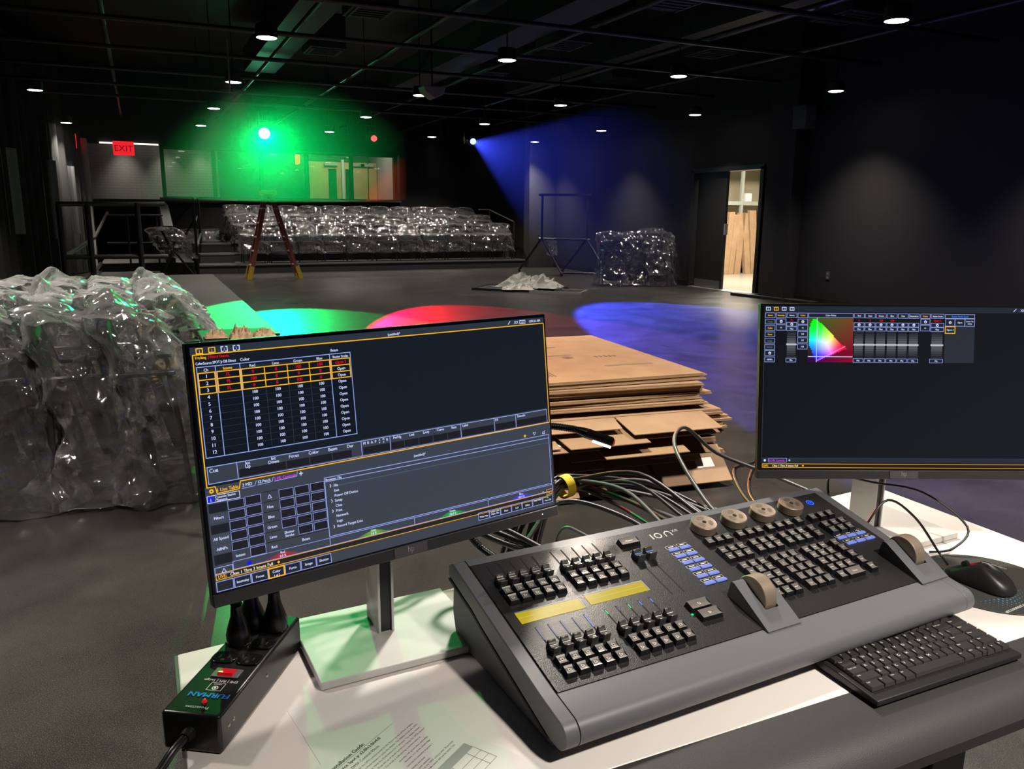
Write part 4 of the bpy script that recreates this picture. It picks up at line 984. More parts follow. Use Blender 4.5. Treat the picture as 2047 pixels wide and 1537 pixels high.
def right_screen(T):
    s = Scr(T)
    bg, hd, bt = lin(13, 17, 24), lin(31, 41, 52), lin(28, 33, 42)
    s.R(7, 5, 534, 304, bg, 0); s.R(7, 5, 534, 15.2, hd); s.R(7, 284, 534, 292.6, hd)
    for u, c in ((13.6, WHT), (28, YEL), (42.5, WHT), (57, WHT)):
        s.F(u - 3.6, 7.4, u + 3.6, 12.8, c, 1.2); s.X('2' if c == WHT and u < 20 else '1' if c == YEL else '3', u, 11.8, WHT, 4)
    s.L(465, 12.5, 470, 7.5, WHT, 1.2); s.X('X', 480, 12.4, WHT, 6.5); s.X('X', 484, 12.4, WHT, 6.5); s.L(7.4, 15.6, 7.4, 284, lin(70, 76, 100), 0.5); s.L(7.4, 284, 534, 284, lin(70, 76, 100), 0.5)
    def B(u0, v0, u1, v1, tt, c=WHT, sz=4.4, f=bt): s.F(u0, v0, u1, v1, BLU, 0.8, f); s.X(tt, (u0 + u1) / 2, (v0 + v1) / 2 + 1.6, c, sz, sx=0.85)
    def home(u, v): s.poly(u, v, 3.0, 5, WHT); s.poly(u, v + 0.4, 1.2, 5, bt, None, 0, 6)
    LG = lin(95, 105, 125)
    for k, (tt, c) in enumerate((('Intens', YEL), ('Focus', LG), ('Color', YEL), ('Form', YEL), ('Image', LG), ('Shutter', LG))): B(8.6, 17.5 + 11.6 * k, 26.4, 26.3 + 11.6 * k, tt, c)
    B(8.9, 86, 26.8, 96, ''); home(17.8, 91); B(8.9, 98, 26.8, 107, 'AllNPs')
    B(28.4, 17.5, 46.2, 26, 'Intensity', YEL); B(28.6, 28.4, 46.4, 37.6, ''); home(37.5, 33); B(28.6, 39.2, 46.6, 49, '+/-')
    B(48, 17.5, 66.2, 26, 'Intens'); s.X('FL', 57, 32, RD, 5); B(48, 34.6, 66.2, 41.6, ''); home(57, 38); B(48, 42.8, 66.2, 49.6, 'Max'); B(48, 100, 66.2, 107, 'Min')
    B(68.2, 17.5, 86.2, 26, 'Color', YEL); B(68.4, 28.4, 86.4, 38, ''); home(77.4, 33.2)
    for k, tt in enumerate(('+/-', 'HS', 'XY', 'Gel')): B(68.5, 39.6 + 11.4 * k, 86.6, 49 + 11.4 * k, tt)
    B(87.8, 17.5, 169.5, 25.2, 'Color Picker')
    # chromaticity diagram painted cell by cell
    n = 44; u0, v0, w, h = 87.8, 26.2, 82.6, 80.8
    locus = [(0.19, 0.985), (0.03, 0.62), (0.015, 0.42), (0.02, 0.25), (0.05, 0.13), (0.10, 0.02), (0.16, 0.02), (0.27, 0.11), (0.45, 0.28), (0.68, 0.53), (0.86, 0.69)]
    def inside(p):
        r = False; j = len(locus) - 1
        for i in range(len(locus)):
            a, b = locus[i], locus[j]
            if (a[1] > p[1]) != (b[1] > p[1]) and p[0] < (b[0] - a[0]) * (p[1] - a[1]) / (b[1] - a[1]) + a[0]: r = not r
            j = i
        return r
    def colr(a, b):
        d = lambda x, y, k: math.exp(-(((a - x) ** 2 + (b - y) ** 2) / k))
        g = d(0.06, 0.02, 0.16) * 1.2; r = d(0.95, 0.72, 0.24) * 1.25 + d(0.55, 0.4, 0.05) * 0.5; bl = d(0.12, 1.0, 0.28) * 1.2 + d(0.03, 0.6, 0.05) * 0.6; wht = d(0.38, 0.62, 0.028)
        g += d(0.05, 0.55, 0.06) * 0.7 + d(0.5, 0.42, 0.04) * 0.8
        return r + wht, g + wht, bl + wht
    for i in range(n):
        for j in range(n):
            a, b = (i + 0.5) / n, (j + 0.5) / n
            r, g, bl = colr(a, b)
            if inside((a, b)): mxv = max(r, g, bl, 0.05); c = (min(r / mxv, 1) ** 1.6, min(g / mxv, 1) ** 1.6, min(bl / mxv, 1) ** 1.6, 1)
            else:
                c = (min(1, 0.03 + 0.24 * max(0, a - 0.1) * (0.6 + b * 0.3) + 0.2 * max(0, b - 0.8) * a), max(0.0, 0.13 * (1 - b) * (1.1 - 0.5 * a) - 0.02), 0.015 + 0.3 * max(0, b - 0.78) * (1 - a), 1)
            s.R(u0 + w * i / n, v0 + h * j / n, u0 + w * (i + 1) / n, v0 + h * (j + 1) / n, c, 2)
    s.L(103.8, 26, 103.8, 107, WHT, 1.0, 5); s.L(88, 96.8, 170.5, 96.8, WHT, 1.4, 5); s.L(104.5, 105, 156.5, 78, lin(255, 160, 220), 0.7, 5); s.L(104.5, 103, 156.5, 77, lin(255, 160, 220), 0.4, 5)
    def fad(u0, u1, head, val):
        B(u0, 17.6, u1, 25.6, head); s.X(val, (u0 + u1) / 2, 32, RD, 5); B(u0, 34.4, u1, 41.4, ''); home((u0 + u1) / 2, 38); B(u0, 42.4, u1, 49.4, 'Max'); slider(u0, u1); B(u0, 100, u1, 107, 'Min')
    def slider(u0, u1):
        for k in range(12):
            f = 1 - abs(k + 0.5 - 6) / 6; g = 30 + 75 * f; s.R(u0 + 1, 50.6 + 4.05 * k, u1 - 1, 50.6 + 4.05 * (k + 1) - 0.5, lin(g, g + 2, g + 8), 3)
        s.R(u0 - 0.4, 73.2, u1 + 0.6, 76, lin(190, 195, 205), 5)
    slider(48, 66.2)
    for k, (hd_, val) in enumerate((('Red', '0'), ('Lime', '0'), ('Green', '100'), ('Blue', '100'), ('Hue', ''), ('Saturation', ''))): fad(171.6 + 20.2 * k, 190 + 20.2 * k, hd_, val)
    B(294, 17.6, 311.4, 25.8, 'Form', YEL); B(294.4, 27.2, 311.4, 36.6, ''); home(303, 32); B(294.2, 38.2, 311.6, 48.6, '+/-')
    B(313.4, 17.6, 337, 25.2, 'Shutter Strobe', WHT, 3.6); s.X('Open 2', 325, 31.6, RD, 5); B(313.4, 34.4, 337, 41.4, ''); home(325, 38); B(313.4, 42.4, 337, 49.4, 'Max'); slider(314, 336.6); B(313, 100, 337, 107, 'Min')
    s.R(339.4, 39.6, 394.4, 107, lin(40, 45, 54), 2); B(339.4, 18.2, 393.6, 25.4, 'Shutter Strobe Speed', lin(40, 130, 255), 4.2)
    B(340.2, 26.2, 357.2, 39.4, ''); home(348.6, 33); B(357.6, 26.2, 375.6, 39.4, 'Open'); B(376, 26.2, 393.8, 39.4, ''); s.X('Strobe 1 Hz', 384.9, 32, WHT, 3.4, sx=0.8); s.X('10 Hz', 384.9, 36.4, WHT, 3.6)
    s.F(340, 40.6, 358, 52.6, YEL, 1.4, bt); s.X('Open 2', 349, 48, WHT, 4.6)
    s.poly(13.2, 288.3, 2.6, 8, WHT, 1.8); s.X('5.2 ML Controls', 35, 290, MAG, 4.8); s.F(20, 284.4, 53.6, 291.6, BLU, 0.6); s.L(56.6, 288, 60.8, 288, WHT, 1); s.L(58.7, 286, 58.7, 290, WHT, 1)
    s.F(8.8, 294.6, 533, 301.4, lin(235, 165, 25), 1.0, lin(26, 24, 22)); s.X('LIVE:', 15, 299.8, YEL, 5.2); s.X('Chan 1 Thru 3 Intens Full', 51, 299.8, lin(250, 235, 210), 5); s.poly(84, 298, 1.9, 4, YEL)
    return s.mb

BEZ = mat('monitor_bezel', (0.014, 0.014, 0.015, 1), 0.35); CHIN = mat('monitor_chin', (0.055, 0.054, 0.054, 1), 0.42)
def monitor(c, yaw, tilt, base, label, draw):
    c = Vector(c)
    r = Vector((math.cos(yaw), math.sin(yaw), 0)); n = Vector((math.sin(yaw), -math.cos(yaw), 0)); nn = n * math.cos(tilt) + Vector((0, 0, 1)) * math.sin(tilt)
    u = Vector((0, 0, 1)) * math.cos(tilt) - n * math.sin(tilt)
    tl = c - r * 0.269 + u * 0.161
    M = Matrix((r, u, nn)).transposed().to_4x4(); M.translation = tl
    t = thing('monitor', (base[0], base[1], 0.75), label, 'monitor')
    obj('panel_case', MB().bx((0, -0.322, -0.016), (0.538, 0, -0.0004), M).prism([(0.06, -0.03), (0.478, -0.03), (0.478, -0.26), (0.06, -0.26)], -0.045, -0.0162, lambda a, b, h: (a, b, h), 0, M), BEZ, t, 0.0015)
    sc = obj('screen', draw(M), SCREEN, t, smooth=False)
    obj('front_glass', MB().bx((0.001, -0.3055, -0.0003), (0.537, -0.001, 0.0001), M), BEZ, t)
    ch = obj('chin', MB().bx((0.0, -0.322, -0.0003), (0.538, -0.3058, 0.0030), M), CHIN, t, 0.001)
    lm = MB(); lm.bx((0.2445, -0.3205, 0.0031), (0.2965, -0.3060, 0.0045), M); tp = obj('logo_tape', lm, mat('tape_film', (0.13, 0.13, 0.135, 1), 0.22), ch)
    tm = MB(); T2 = M @ Matrix.Translation((0, 0, 0.0047)); text(tm, 'hp', 0.0125, 0.2705, -0.3155, T2 @ Matrix.Translation((0, 0, 0)), None, 0, 'c', 0.85); obj('logo', tm, mat('logo_grey', (0.34, 0.34, 0.35, 1), 0.4), tp)
    obj('power_light', MB().bx((0.5055, -0.3140, 0.0029), (0.5070, -0.3125, 0.0034), M), mat('led_white', (1, 1, 1, 1), 0.5, emit=(0.7, 0.85, 1, 1), estr=2), ch)
    bx, by = base; R2 = Matrix.Translation((bx, by, 0.75)) @ Matrix.Rotation(math.radians(2.7), 4, 'Z')
    obj('stand_base', MB().bx((-0.12, -0.115, 0.0005), (0.125, 0.072, 0.012), R2), mat('stand_silver', (0.62, 0.62, 0.60, 1), 0.45, 0.1), t, 0.002)
    pm = MB().bx((-0.012, -0.026, 0.012), (-0.0085, 0.032, 0.33), R2).bx((0.0085, -0.026, 0.012), (0.012, 0.032, 0.33), R2).bx((-0.0085, -0.022, 0.012), (0.0085, 0.030, 0.33), R2, 1)
    obj('stand_post', pm, [mat('post_silver', (0.62, 0.63, 0.60, 1), 0.4, 0.3), BLACK], t)
    pc = R2 @ Vector((0, 0.0, 0.25)); tgt = c - nn * 0.045
    obj('mount_arm', MB().cyl(pc + Vector((0, 0, 0.0)), (tgt.x, tgt.y, tgt.z + 0.02), 0.022, n=12), BLACK, t)
    return t
monitor((0.3043, 1.0359, 1.056), 0.2017, 0.1277, (0.283, 1.083), 'left monitor showing a channel table with yellow boxes and a file browser', left_screen)
monitor((1.2554, 1.0062, 1.0532), -0.4149, 0.1618, (1.287, 1.087), 'right monitor showing a rainbow colour picker and fader columns', right_screen)

# ------------------------------------------------------------------ lighting console
CTH, CAL = 0.0558, 0.2298
CO = Vector((0.4077, 0.7539, 0.75))
TC = Matrix.Translation(CO) @ Matrix.Rotation(CTH, 4, 'Z')                       # x along the desk, y depth, z up from the desk
TP = TC @ Matrix.Translation((0, 0, 0.060)) @ Matrix.Rotation(CAL, 4, 'X')       # panel plane
GREY = mat('console_grey', (0.135, 0.142, 0.152, 1), 0.42, spec=0.45)
GREYD = mat('console_grey_lower', (0.105, 0.110, 0.118, 1), 0.5)
PANEL = mat('brushed_black_panel', (0.020, 0.020, 0.020, 1), 0.34, metal=0.0, spec=0.6, bump=(700, 0.22))
BRONZE = mat('bronze_wheel', (0.34, 0.27, 0.205, 1), 0.45, 0.35)
BRONZE_SHADE = mat('bronze_recess_shade', (0.20, 0.155, 0.115, 1), 0.5, 0.3)  # darker bronze paints the shade in the finger recesses
KEYSIDE = mat('key_side', (0.010, 0.010, 0.010, 1), 0.45); KEYTOP_LIT = mat('key_top_lit', (0.17, 0.16, 0.15, 1), 0.30, spec=0.8, coat=0.5)  # tops painted lighter than the black sides for the overhead lamp sheen
LEG = mat('key_legend', (0.75, 0.75, 0.72, 1), 0.5)
SLOT_ = mat('groove_shade', (0.003, 0.003, 0.003, 1), 0.7)
con = thing('lighting_console', tuple(CO), 'black and grey stage lighting console with faders, keys and wheels on the desk', 'lighting console')
nose = [(-0.036 + 0.0185 * math.cos(math.radians(a)), 0.0345 + 0.0185 * math.sin(math.radians(a))) for a in range(105, 281, 16)]
fr_yz = lambda a, b, h: (h, a, b)
prof = [(0.2636, 0.1214), (0.277, 0.114), (0.277, 0.098), (0.20, 0.0805), (0.165, 0.0685), (-0.02, 0.0165)]
whole = [(0.0, 0.0585)] + nose + prof[::-1]
obj('wrist_rest', MB().prism([(0.0, 0.0595)] + nose + [(-0.02, 0.0145), (0.0, 0.02)], 0.0008, 0.7022, fr_yz, 0, TC), GREY, con)
obj('case', MB().prism([(0.0, 0.0582), (0.2565, 0.1190), (0.277, 0.114), (0.277, 0.096), (0.165, 0.066), (0.0005, 0.0205)], 0.0008, 0.7022, fr_yz, 0, TC), GREYD, con)
side = [(0.004, 0.0602)] + nose + prof[::-1]
for a, b in ((-0.020, 0.0), (0.7030, 0.7230)): obj('side_cheek', MB().prism(side, a, b, fr_yz, 0, TC), GREY, con, 0.0015)
obj('rear_strip', MB().prism([(0.2502, 0.1187), (0.2636, 0.1218), (0.277, 0.1145), (0.2650, 0.1150)], 0.0008, 0.7022, fr_yz, 0, TC), GREY, con)
obj('lower_shell', MB().prism([(-0.016, 0.0030), (-0.018, 0.0105), (0.163, 0.0605), (0.199, 0.0725), (0.274, 0.0885), (0.277, 0.04), (0.268, 0.012), (0.252, 0.0015), (0.0, 0.0015)], -0.0145, 0.7175, fr_yz, 0, TC), GREYD, con, 0.003)
for a, b in ((-0.0203, -0.0145), (0.7175, 0.7233)): obj('side_gap_shade', MB().prism([(-0.012, 0.0135), (0.163, 0.0622), (0.199, 0.0742), (0.2772, 0.0905), (0.2772, 0.0955), (0.20, 0.0792), (0.165, 0.0672), (-0.012, 0.0175)], a, b, fr_yz, 0, TC), SLOT_, con)  # black strip paints the shade in the gap between cheek and shell
obj('panel_plate', MB().bx((0.0015, 0.0005, -0.0005), (0.7015, 0.2565, 0.0006), TP), PANEL, con)

def keycap(name, w, d, h, T, parent, legend=None, top=0.76, data=None):
    # tapered key with a dished top
    m = MB()
    n = 7; w2, d2 = w / 2, d / 2; tw, td = w2 * top, d2 * (top + 0.02)
    base = [(-w2, -d2, 0), (w2, -d2, 0), (w2, d2, 0), (-w2, d2, 0)]
    m.add(base + [(-tw, -td, h * 0.88), (tw, -td, h * 0.88), (tw, td, h), (-tw, td, h)], [(0, 1, 5, 4), (1, 2, 6, 5), (2, 3, 7, 6), (3, 0, 4, 7)], 0, None, T)
    def fn(u, v):
        return (tw * (2 * u - 1), td * (2 * v - 1), h * (0.88 + 0.12 * v) - 0.0016 * (1 - (2 * v - 1) ** 2) + 0.0004 * (v > .9))
    m.grid(fn, 3, n, 1, T)
    L = T @ Matrix.Translation((0, 0, h * 0.94 - 0.0008))
    if legend == 'sq':
        for a, b, c, e in ((-0.0022, -0.0022, 0.0022, -0.0015), (-0.0022, 0.0015, 0.0022, 0.0022), (-0.0022, -0.0015, -0.0015, 0.0015), (0.0015, -0.0015, 0.0022, 0.0015)):
            m.quad((a, b, 0), (c, b, 0), (c, e, 0), (a, e, 0), 2, None, L)
    elif legend == 'tri':
        P = [(-0.002, -0.0024), (0.0024, 0.0), (-0.002, 0.0024)]
        for i in range(3):
            a, b = Vector(P[i]), Vector(P[(i + 1) % 3]); q = (b - a).normalized(); q = Vector((-q.y, q.x)) * 0.0004
            m.quad((*(a + q), 0), (*(a - q), 0), (*(b - q), 0), (*(b + q), 0), 2, None, L)
    elif legend == 'bar':
        m.quad((-0.0034, 0.0004, 0), (0.0034, 0.0004, 0), (0.0034, 0.0014, 0), (-0.0034, 0.0014, 0), 2, None, L)
    elif legend:
        text(m, legend, 0.0048, 0, -0.0016, L, None, 2)
    return obj(name, m, [KEYSIDE, KEYTOP_LIT, LEG], parent)
mm_ = lambda x, y: TP @ Matrix.Translation((x / 1000, y / 1000, 0.0006))
# playback faders with their buttons
SLOT = mat('slot_black', (0.002, 0.002, 0.002, 1), 0.8)
xa = [24.8 + 18.8 * i for i in range(5)] + [131.9 + 18.7 * i for i in range(5)]
xb = [30.4 + 18.9 * i for i in range(5)] + [139.3 + 19.05 * i for i in range(5)]
GLOWB = mat('blue_led', (0, 0, 0, 1), 0.4, emit=(0.10, 0.35, 1.0, 1), estr=0.9); GLOWD = mat('dim_blue_led', (0, 0, 0.01, 1), 0.4, emit=(0.05, 0.16, 0.5, 1), estr=0.35); GLOWG = mat('green_led', (0, 0, 0, 1), 0.4, emit=(0.0, 0.9, 0.25, 1), estr=1.0)
def fader(x, y0, y1, yc, w=11.0, blue=False):
    s_ = obj('fader_slot', MB().box((x / 1000, (y0 + y1) / 2000, 0.0006), (0.0022, (y1 - y0) / 1000, 0.0006), TP), SLOT, con)
    pf_ = [(-0.0095, 0.0), (0.0095, 0.0), (0.0085, 0.0135), (0.006, 0.0138), (0.003, 0.0105), (-0.0015, 0.0095), (-0.0055, 0.0112), (-0.0085, 0.0142), (-0.0097, 0.0138)]
    m = MB().prism(pf_, -w / 2000, w / 2000, lambda a, b, h: (h, a, b), 0, mm_(x, yc))
    q = obj('fader_cap', m, mat('fader_cap_black', (0.07, 0.067, 0.065, 1), 0.22, spec=0.7, coat=0.3), con, 0.0006)
    lm = MB().box((0, 0.0004, 0.0100), (w / 1000 * 0.98, 0.0009, 0.0006), mm_(x, yc))
    obj('index_line', lm, GLOWB if blue else LEG, q)
    return s_
for i, x in enumerate(xa): fader(x, 190, 249.5, 203.5)
for i, x in enumerate(xb):
    s_ = fader(x, 52, 110, 63)
    obj('level_light', MB().box((x / 1000, 0.0965 if i < 5 else 0.1035, 0.0010), (0.0014, 0.024 if i < 5 else 0.008, 0.0004), TP), GLOWG if i in (5, 7) else (GLOWB if i > 7 or i == 4 else GLOWD), s_)
for i in range(10):
    x = (25.0 + 18.8 * i) if i < 5 else 133.4 + 18.8 * (i - 5); dy = 0 if i < 5 else 2
    keycap('playback_button', 0.0165, 0.0155, 0.0085, mm_(x, 182.5 + dy * 0.9), con, 'sq'); keycap('playback_button', 0.0165, 0.0155, 0.0085, mm_(x + 0.4, 165.5 + dy), con, 'tri')
    x = (30.0 + 19.2 * i) if i < 5 else 141.3 + 19.1 * (i - 5); dy = 0 if i < 5 else 1.3
    keycap('playback_button', 0.0165, 0.0155, 0.0085, mm_(x, 40.3 + dy), con, 'sq'); keycap('playback_button', 0.0165, 0.0155, 0.0085, mm_(x + 0.2, 22.0 + dy), con, 'tri')
LCD = mat('lcd_yellow', (0.05, 0.04, 0.0, 1), 0.3, emit=lin(226, 200, 40), estr=0.62); LCDL = mat('lcd_line', (0.02, 0.02, 0.0, 1), 0.3, emit=lin(250, 235, 110), estr=0.8)
for x0, x1, y0, y1 in ((16.3, 116.3, 121, 143.5), (126.8, 227.2, 123.4, 145.6)):
    q = obj('lcd_display', MB().bx((x0 / 1000, y0 / 1000, 0.0004), (x1 / 1000, y1 / 1000, 0.0010), TP), LCD, con)
    ym = (y0 + y1) / 2
    obj('lcd_line', MB().bx((x0 / 1000 + 0.002, ym / 1000 - 0.0002, 0.0010), (x1 / 1000 - 0.002, ym / 1000 + 0.0002, 0.00112), TP), LCDL, q)
    obj('lcd_bezel', MB().bx((x0 / 1000, y1 / 1000 - 0.001, 0.0009), (x1 / 1000, y1 / 1000 + 0.0006, 0.0013), TP).bx((x1 / 1000 - 0.0006, y0 / 1000, 0.0009), (x1 / 1000 + 0.0006, y1 / 1000, 0.0013), TP), mat('lcd_edge', (0.3, 0.35, 0.5, 1), 0.3), q)
# master faders
for x in (254, 275): fader(x, 104, 214, 192, 13.5, True)
keycap('master_button', 0.037, 0.0155, 0.0085, mm_(262, 229), con, 'Master', 0.88)
keycap('playback_button', 0.038, 0.0165, 0.0085, mm_(272, 69), con, 'sq', 0.88); keycap('playback_button', 0.038, 0.0165, 0.0085, mm_(275, 48.5), con, 'tri', 0.88)
obj('indicator', MB().box((0.2535, 0.0585, 0.0010), (0.003, 0.003, 0.0008), TP), GLOWG, con)
# soft keys, blue lit bars with label plates
SOFT = mat('soft_key_blue', (0.05, 0.06, 0.15, 1), 0.4, emit=lin(125, 145, 235), estr=0.8)
def softkey(x, y):
    q = obj('soft_key', MB().bx((x / 1000 - 0.0095, y / 1000 - 0.0028, 0.0006), (x / 1000 + 0.0095, y / 1000 + 0.0028, 0.0030), TP), SOFT, con, 0.0008)
    m = MB(); a, b = x / 1000, (y + 8.0) / 1000
    m.bx((a - 0.0095, b - 0.0032, 0.0006), (a + 0.0095, b + 0.0032, 0.00085), TP, 0)
    m.bx((a - 0.0090, b - 0.0027, 0.0008), (a + 0.0090, b + 0.0027, 0.00095), TP, 1); m.bx((a - 0.005, b - 0.0008, 0.0009), (a + 0.005, b + 0.0008, 0.00105), TP, 0)
    obj('label_plate', m, [LEG, SLOT], q)
for k in range(6):
    for x in (324.5, 347.0): softkey(x + k * 0.2, 193.0 - 17.2 * k)
for y in (129.5, 113): 
    for x in (632, 655, 678): softkey(x + (4 if y < 120 else 0), y)
# product logo on the panel
m = MB(); L = TP @ Matrix.Translation((0, 0, 0.0009))
m.bx((0.3100, 0.2270, 0), (0.3125, 0.2400, 0.0001), L)
ring = lambda cx, cy, ro, ri, a0, a1, n: [m.quad((cx + ri * math.cos(a), cy + ri * math.sin(a), 0.00005), (cx + ro * math.cos(a), cy + ro * math.sin(a), 0.00005), (cx + ro * math.cos(b), cy + ro * math.sin(b), 0.00005), (cx + ri * math.cos(b), cy + ri * math.sin(b), 0.00005), 0, None, L) for a, b in [(a0 + (a1 - a0) * k / n, a0 + (a1 - a0) * (k + 1) / n) for k in range(n)]]
ring(0.3235, 0.2335, 0.0070, 0.0048, 0, 2 * PI, 24); ring(0.3430, 0.2335, 0.0070, 0.0048, 0, PI, 14)
m.bx((0.3360, 0.2270, 0), (0.3382, 0.2335, 0.0001), L); m.bx((0.3478, 0.2270, 0), (0.3500, 0.2335, 0.0001), L)
text(m, 'xe', 0.0125, 0.3525, 0.2345, L, None, 0, 'l', 1.1)
obj('logo', m, mat('silver_print', (0.62, 0.62, 0.62, 1), 0.35, 0.3), con)
# encoder wheels
for i, x in enumerate((409.0, 474.5, 539.5, 605.5)):
    T = mm_(x, 225.5)
    q = obj('encoder_wheel', MB().lathe([(0.0, 0.0145), (0.0185, 0.0145), (0.0203, 0.0150), (0.0215, 0.0138), (0.0218, 0.0015), (0.0200, 0.0)], 48, 0, T), BRONZE, con)
    hm = MB()
    for k in range(3):
        a = 2 * PI * k / 3 + PI / 2; pts = [(0.0108 * math.cos(a) + 0.0068 * math.cos(b) * -math.sin(a) + 0.0042 * math.sin(b) * math.cos(a), 0.0108 * math.sin(a) + 0.0068 * math.cos(b) * math.cos(a) + 0.0042 * math.sin(b) * math.sin(a), 0.01455) for b in [2 * PI * j / 20 for j in range(20)]]
        pi_ = [(px * 0.86 + 0.0108 * math.cos(a) * 0.14, py * 0.86 + 0.0108 * math.sin(a) * 0.14, 0.0135) for px, py, _ in pts]
        po = [(px, py, 0.0148) for px, py, _ in pts]
        hm.add(po + pi_, [(j, (j + 1) % 20, 20 + (j + 1) % 20, 20 + j) for j in range(20)] , 0, None, T)
        hm.add([(px, py, 0.01462) for px, py, _ in pi_], [tuple(range(20))], 0, None, T)
    obj('finger_recess', hm, BRONZE_SHADE, q)
    obj('screw', MB().cyl((0, 0, 0.0146), (0, 0, 0.0152), 0.0035, n=12, T=T), mat('screw_dark', (0.06, 0.055, 0.05, 1), 0.3, 0.6), q)
# power button, blue ring
m = MB(); m.lathe([(0.0052, 0.001), (0.0062, 0.0012), (0.0072, 0.001)], 24, 0, mm_(663, 232)); m.lathe([(0.0, 0.0008), (0.0042, 0.0008)], 16, 1, mm_(663, 232))
m.bx((-0.0005, -0.001, 0.0009), (0.0005, 0.003, 0.0012), mm_(663, 232), 0); m.lathe([(0.0020, 0.0011), (0.0027, 0.0012)], 14, 0, mm_(663, 232))
obj('power_button', m, [mat('power_blue', (0, 0, 0, 1), 0.4, emit=(0.03, 0.13, 1.0, 1), estr=1.6), mat('power_face', (0, 0, 0.02, 1), 0.4, emit=(0.0, 0.02, 0.5, 1), estr=0.6)], con)
# keys
RY = (117.5, 102.0, 84.8, 67.2, 49.2)
keys = [(x, 188.2, None) for x in (392, 410.5, 429, 457, 477, 496.5, 522, 543.5, 564, 622.5, 643.5, 663.5)]
for x0s, ys in (((396, 414.8, 433.5), (160.6, 143.5)), ((461.3, 481, 500.4), (161.6, 145.4)), ((526.8, 547.6, 567), (162.5, 146.6)), ((627.8, 648, 667.6), (163.5, 146.6)), ((592.5,), (162.5, 146.6))):
    keys += [(x, y, 'bar') for y in ys for x in x0s]
for k, y in enumerate(RY):
    dx = k * 1.1
    keys += [(x + dx, y, 'bar') for x in (401, 419.5, 438.5)]
    keys += [(x + dx * 1.7, y, t_) for x, t_ in zip((465.5, 484.8, 503.6), (('+', 'Thru', '-'), '789', '456', '123', ('Clr', '0', '.'))[k])]
    keys += [(x + dx * 1.4, y, 'bar') for x in ((533.8, 553.0, 571.5) if k < 4 else (533.8,))]
    keys += [(599.2 + dx * 1.9, y, 'bar')]
for x, y, lg in keys: keycap('key', 0.0172, 0.0160, 0.0088, mm_(x, y), con, lg if lg else 'bar')
keycap('key', 0.0172, 0.0160, 0.0088, mm_(589, 188.6), con, 'bar')
keycap('enter_key', 0.0370, 0.0160, 0.0088, mm_(568.5, RY[4]), con, 'Enter', 0.88)
# two level wheels in raised housings
for x0 in (332.5, 657.0):
    T = TP @ Matrix.Translation((x0 / 1000, -0.0088, 0.0))
    w_ = 0.0625
    pr_ = [(0.0, 0.0008), (0.0, 0.0022), (0.078, 0.0265), (0.083, 0.0262), (0.085, 0.022), (0.085, 0.0008)]
    hs = MB()
    for a, b in ((0.0, 0.020), (0.045, w_)): hs.prism(pr_, a, b, fr_yz, 0, T)
    hs.prism([(0.0, 0.0008), (0.0, 0.0022), (0.030, 0.01155), (0.030, 0.0008)], 0.020, 0.045, fr_yz, 0, T)
    h_ = obj('wheel_housing', hs, GREY, con)
    obj('wheel_well', MB().prism([(0.030, 0.0009), (0.030, 0.004), (0.084, 0.008), (0.084, 0.0009)], 0.0201, 0.0449, fr_yz, 0, T), SLOT, h_)
    obj('level_wheel', MB().cyl((0.0215, 0.062, 0.0115), (0.0435, 0.062, 0.0115), 0.0290, n=56, T=T), BRONZE, con, 0.0012)
# feet
for x in (0.03, 0.67):
    for y in (0.01, 0.24): obj('foot', MB().cyl((x, y, 0.0), (x, y, 0.0016), 0.009, n=12, T=TC), BLACK, con)

# ------------------------------------------------------------------ gooseneck lamp
t = thing('gooseneck_lamp', (0.455, 1.06, 0.80), 'black gooseneck console lamp with a lit head between the monitors', 'lamp')
gp = [(0.480, 1.012, 0.838), (0.468, 1.075, 0.838), (0.450, 1.135, 0.853), (0.438, 1.165, 0.90), (0.440, 1.175, 0.965), (0.475, 1.165, 1.005), (0.535, 1.148, 1.022), (0.578, 1.122, 1.030), (0.617, 1.096, 1.027)]
obj('gooseneck', MB().tube(gp, 0.0052, 10, 0, None, 28, 0.16), mat('gooseneck_black', (0.015, 0.015, 0.015, 1), 0.3, 0.3), t)
h0, h1 = Vector((0.615, 1.097, 1.0275)), Vector((0.676, 1.080, 1.003))
obj('lamp_head', MB().cyl(h0, h0 + (h1 - h0) * 0.3, 0.005, 0.0085, 16).cyl(h0 + (h1 - h0) * 0.3, h1, 0.0085, 0.0085, 16), GLOSSBLACK, t, 0.001)
lp = h0 + (h1 - h0) * 0.72 + Vector((-0.002, -0.004, -0.0082))
dv = (h1 - h0).normalized()
obj('lamp_strip', MB().cyl(lp - dv * 0.016, lp + dv * 0.016, 0.0022, n=8), mat('warm_led', (1, 1, 1, 1), 0.5, emit=(1, 0.86, 0.72, 1), estr=9), t)
obj('lamp_tip', MB().cyl(h1 + dv * 0.0005, h1 + dv * 0.003, 0.006, n=12), mat('tip_red', (0.3, 0.02, 0.02, 1), 0.2, emit=(1, 0.02, 0.02, 1), estr=0.25), t)
gl = add_spot('gooseneck_light', lp + Vector((-0.004, -0.006, -0.006)), (0.54, 0.88, 0.85), 1.3, 150, 0.7, (1.0, 0.86, 0.72), 0.012)

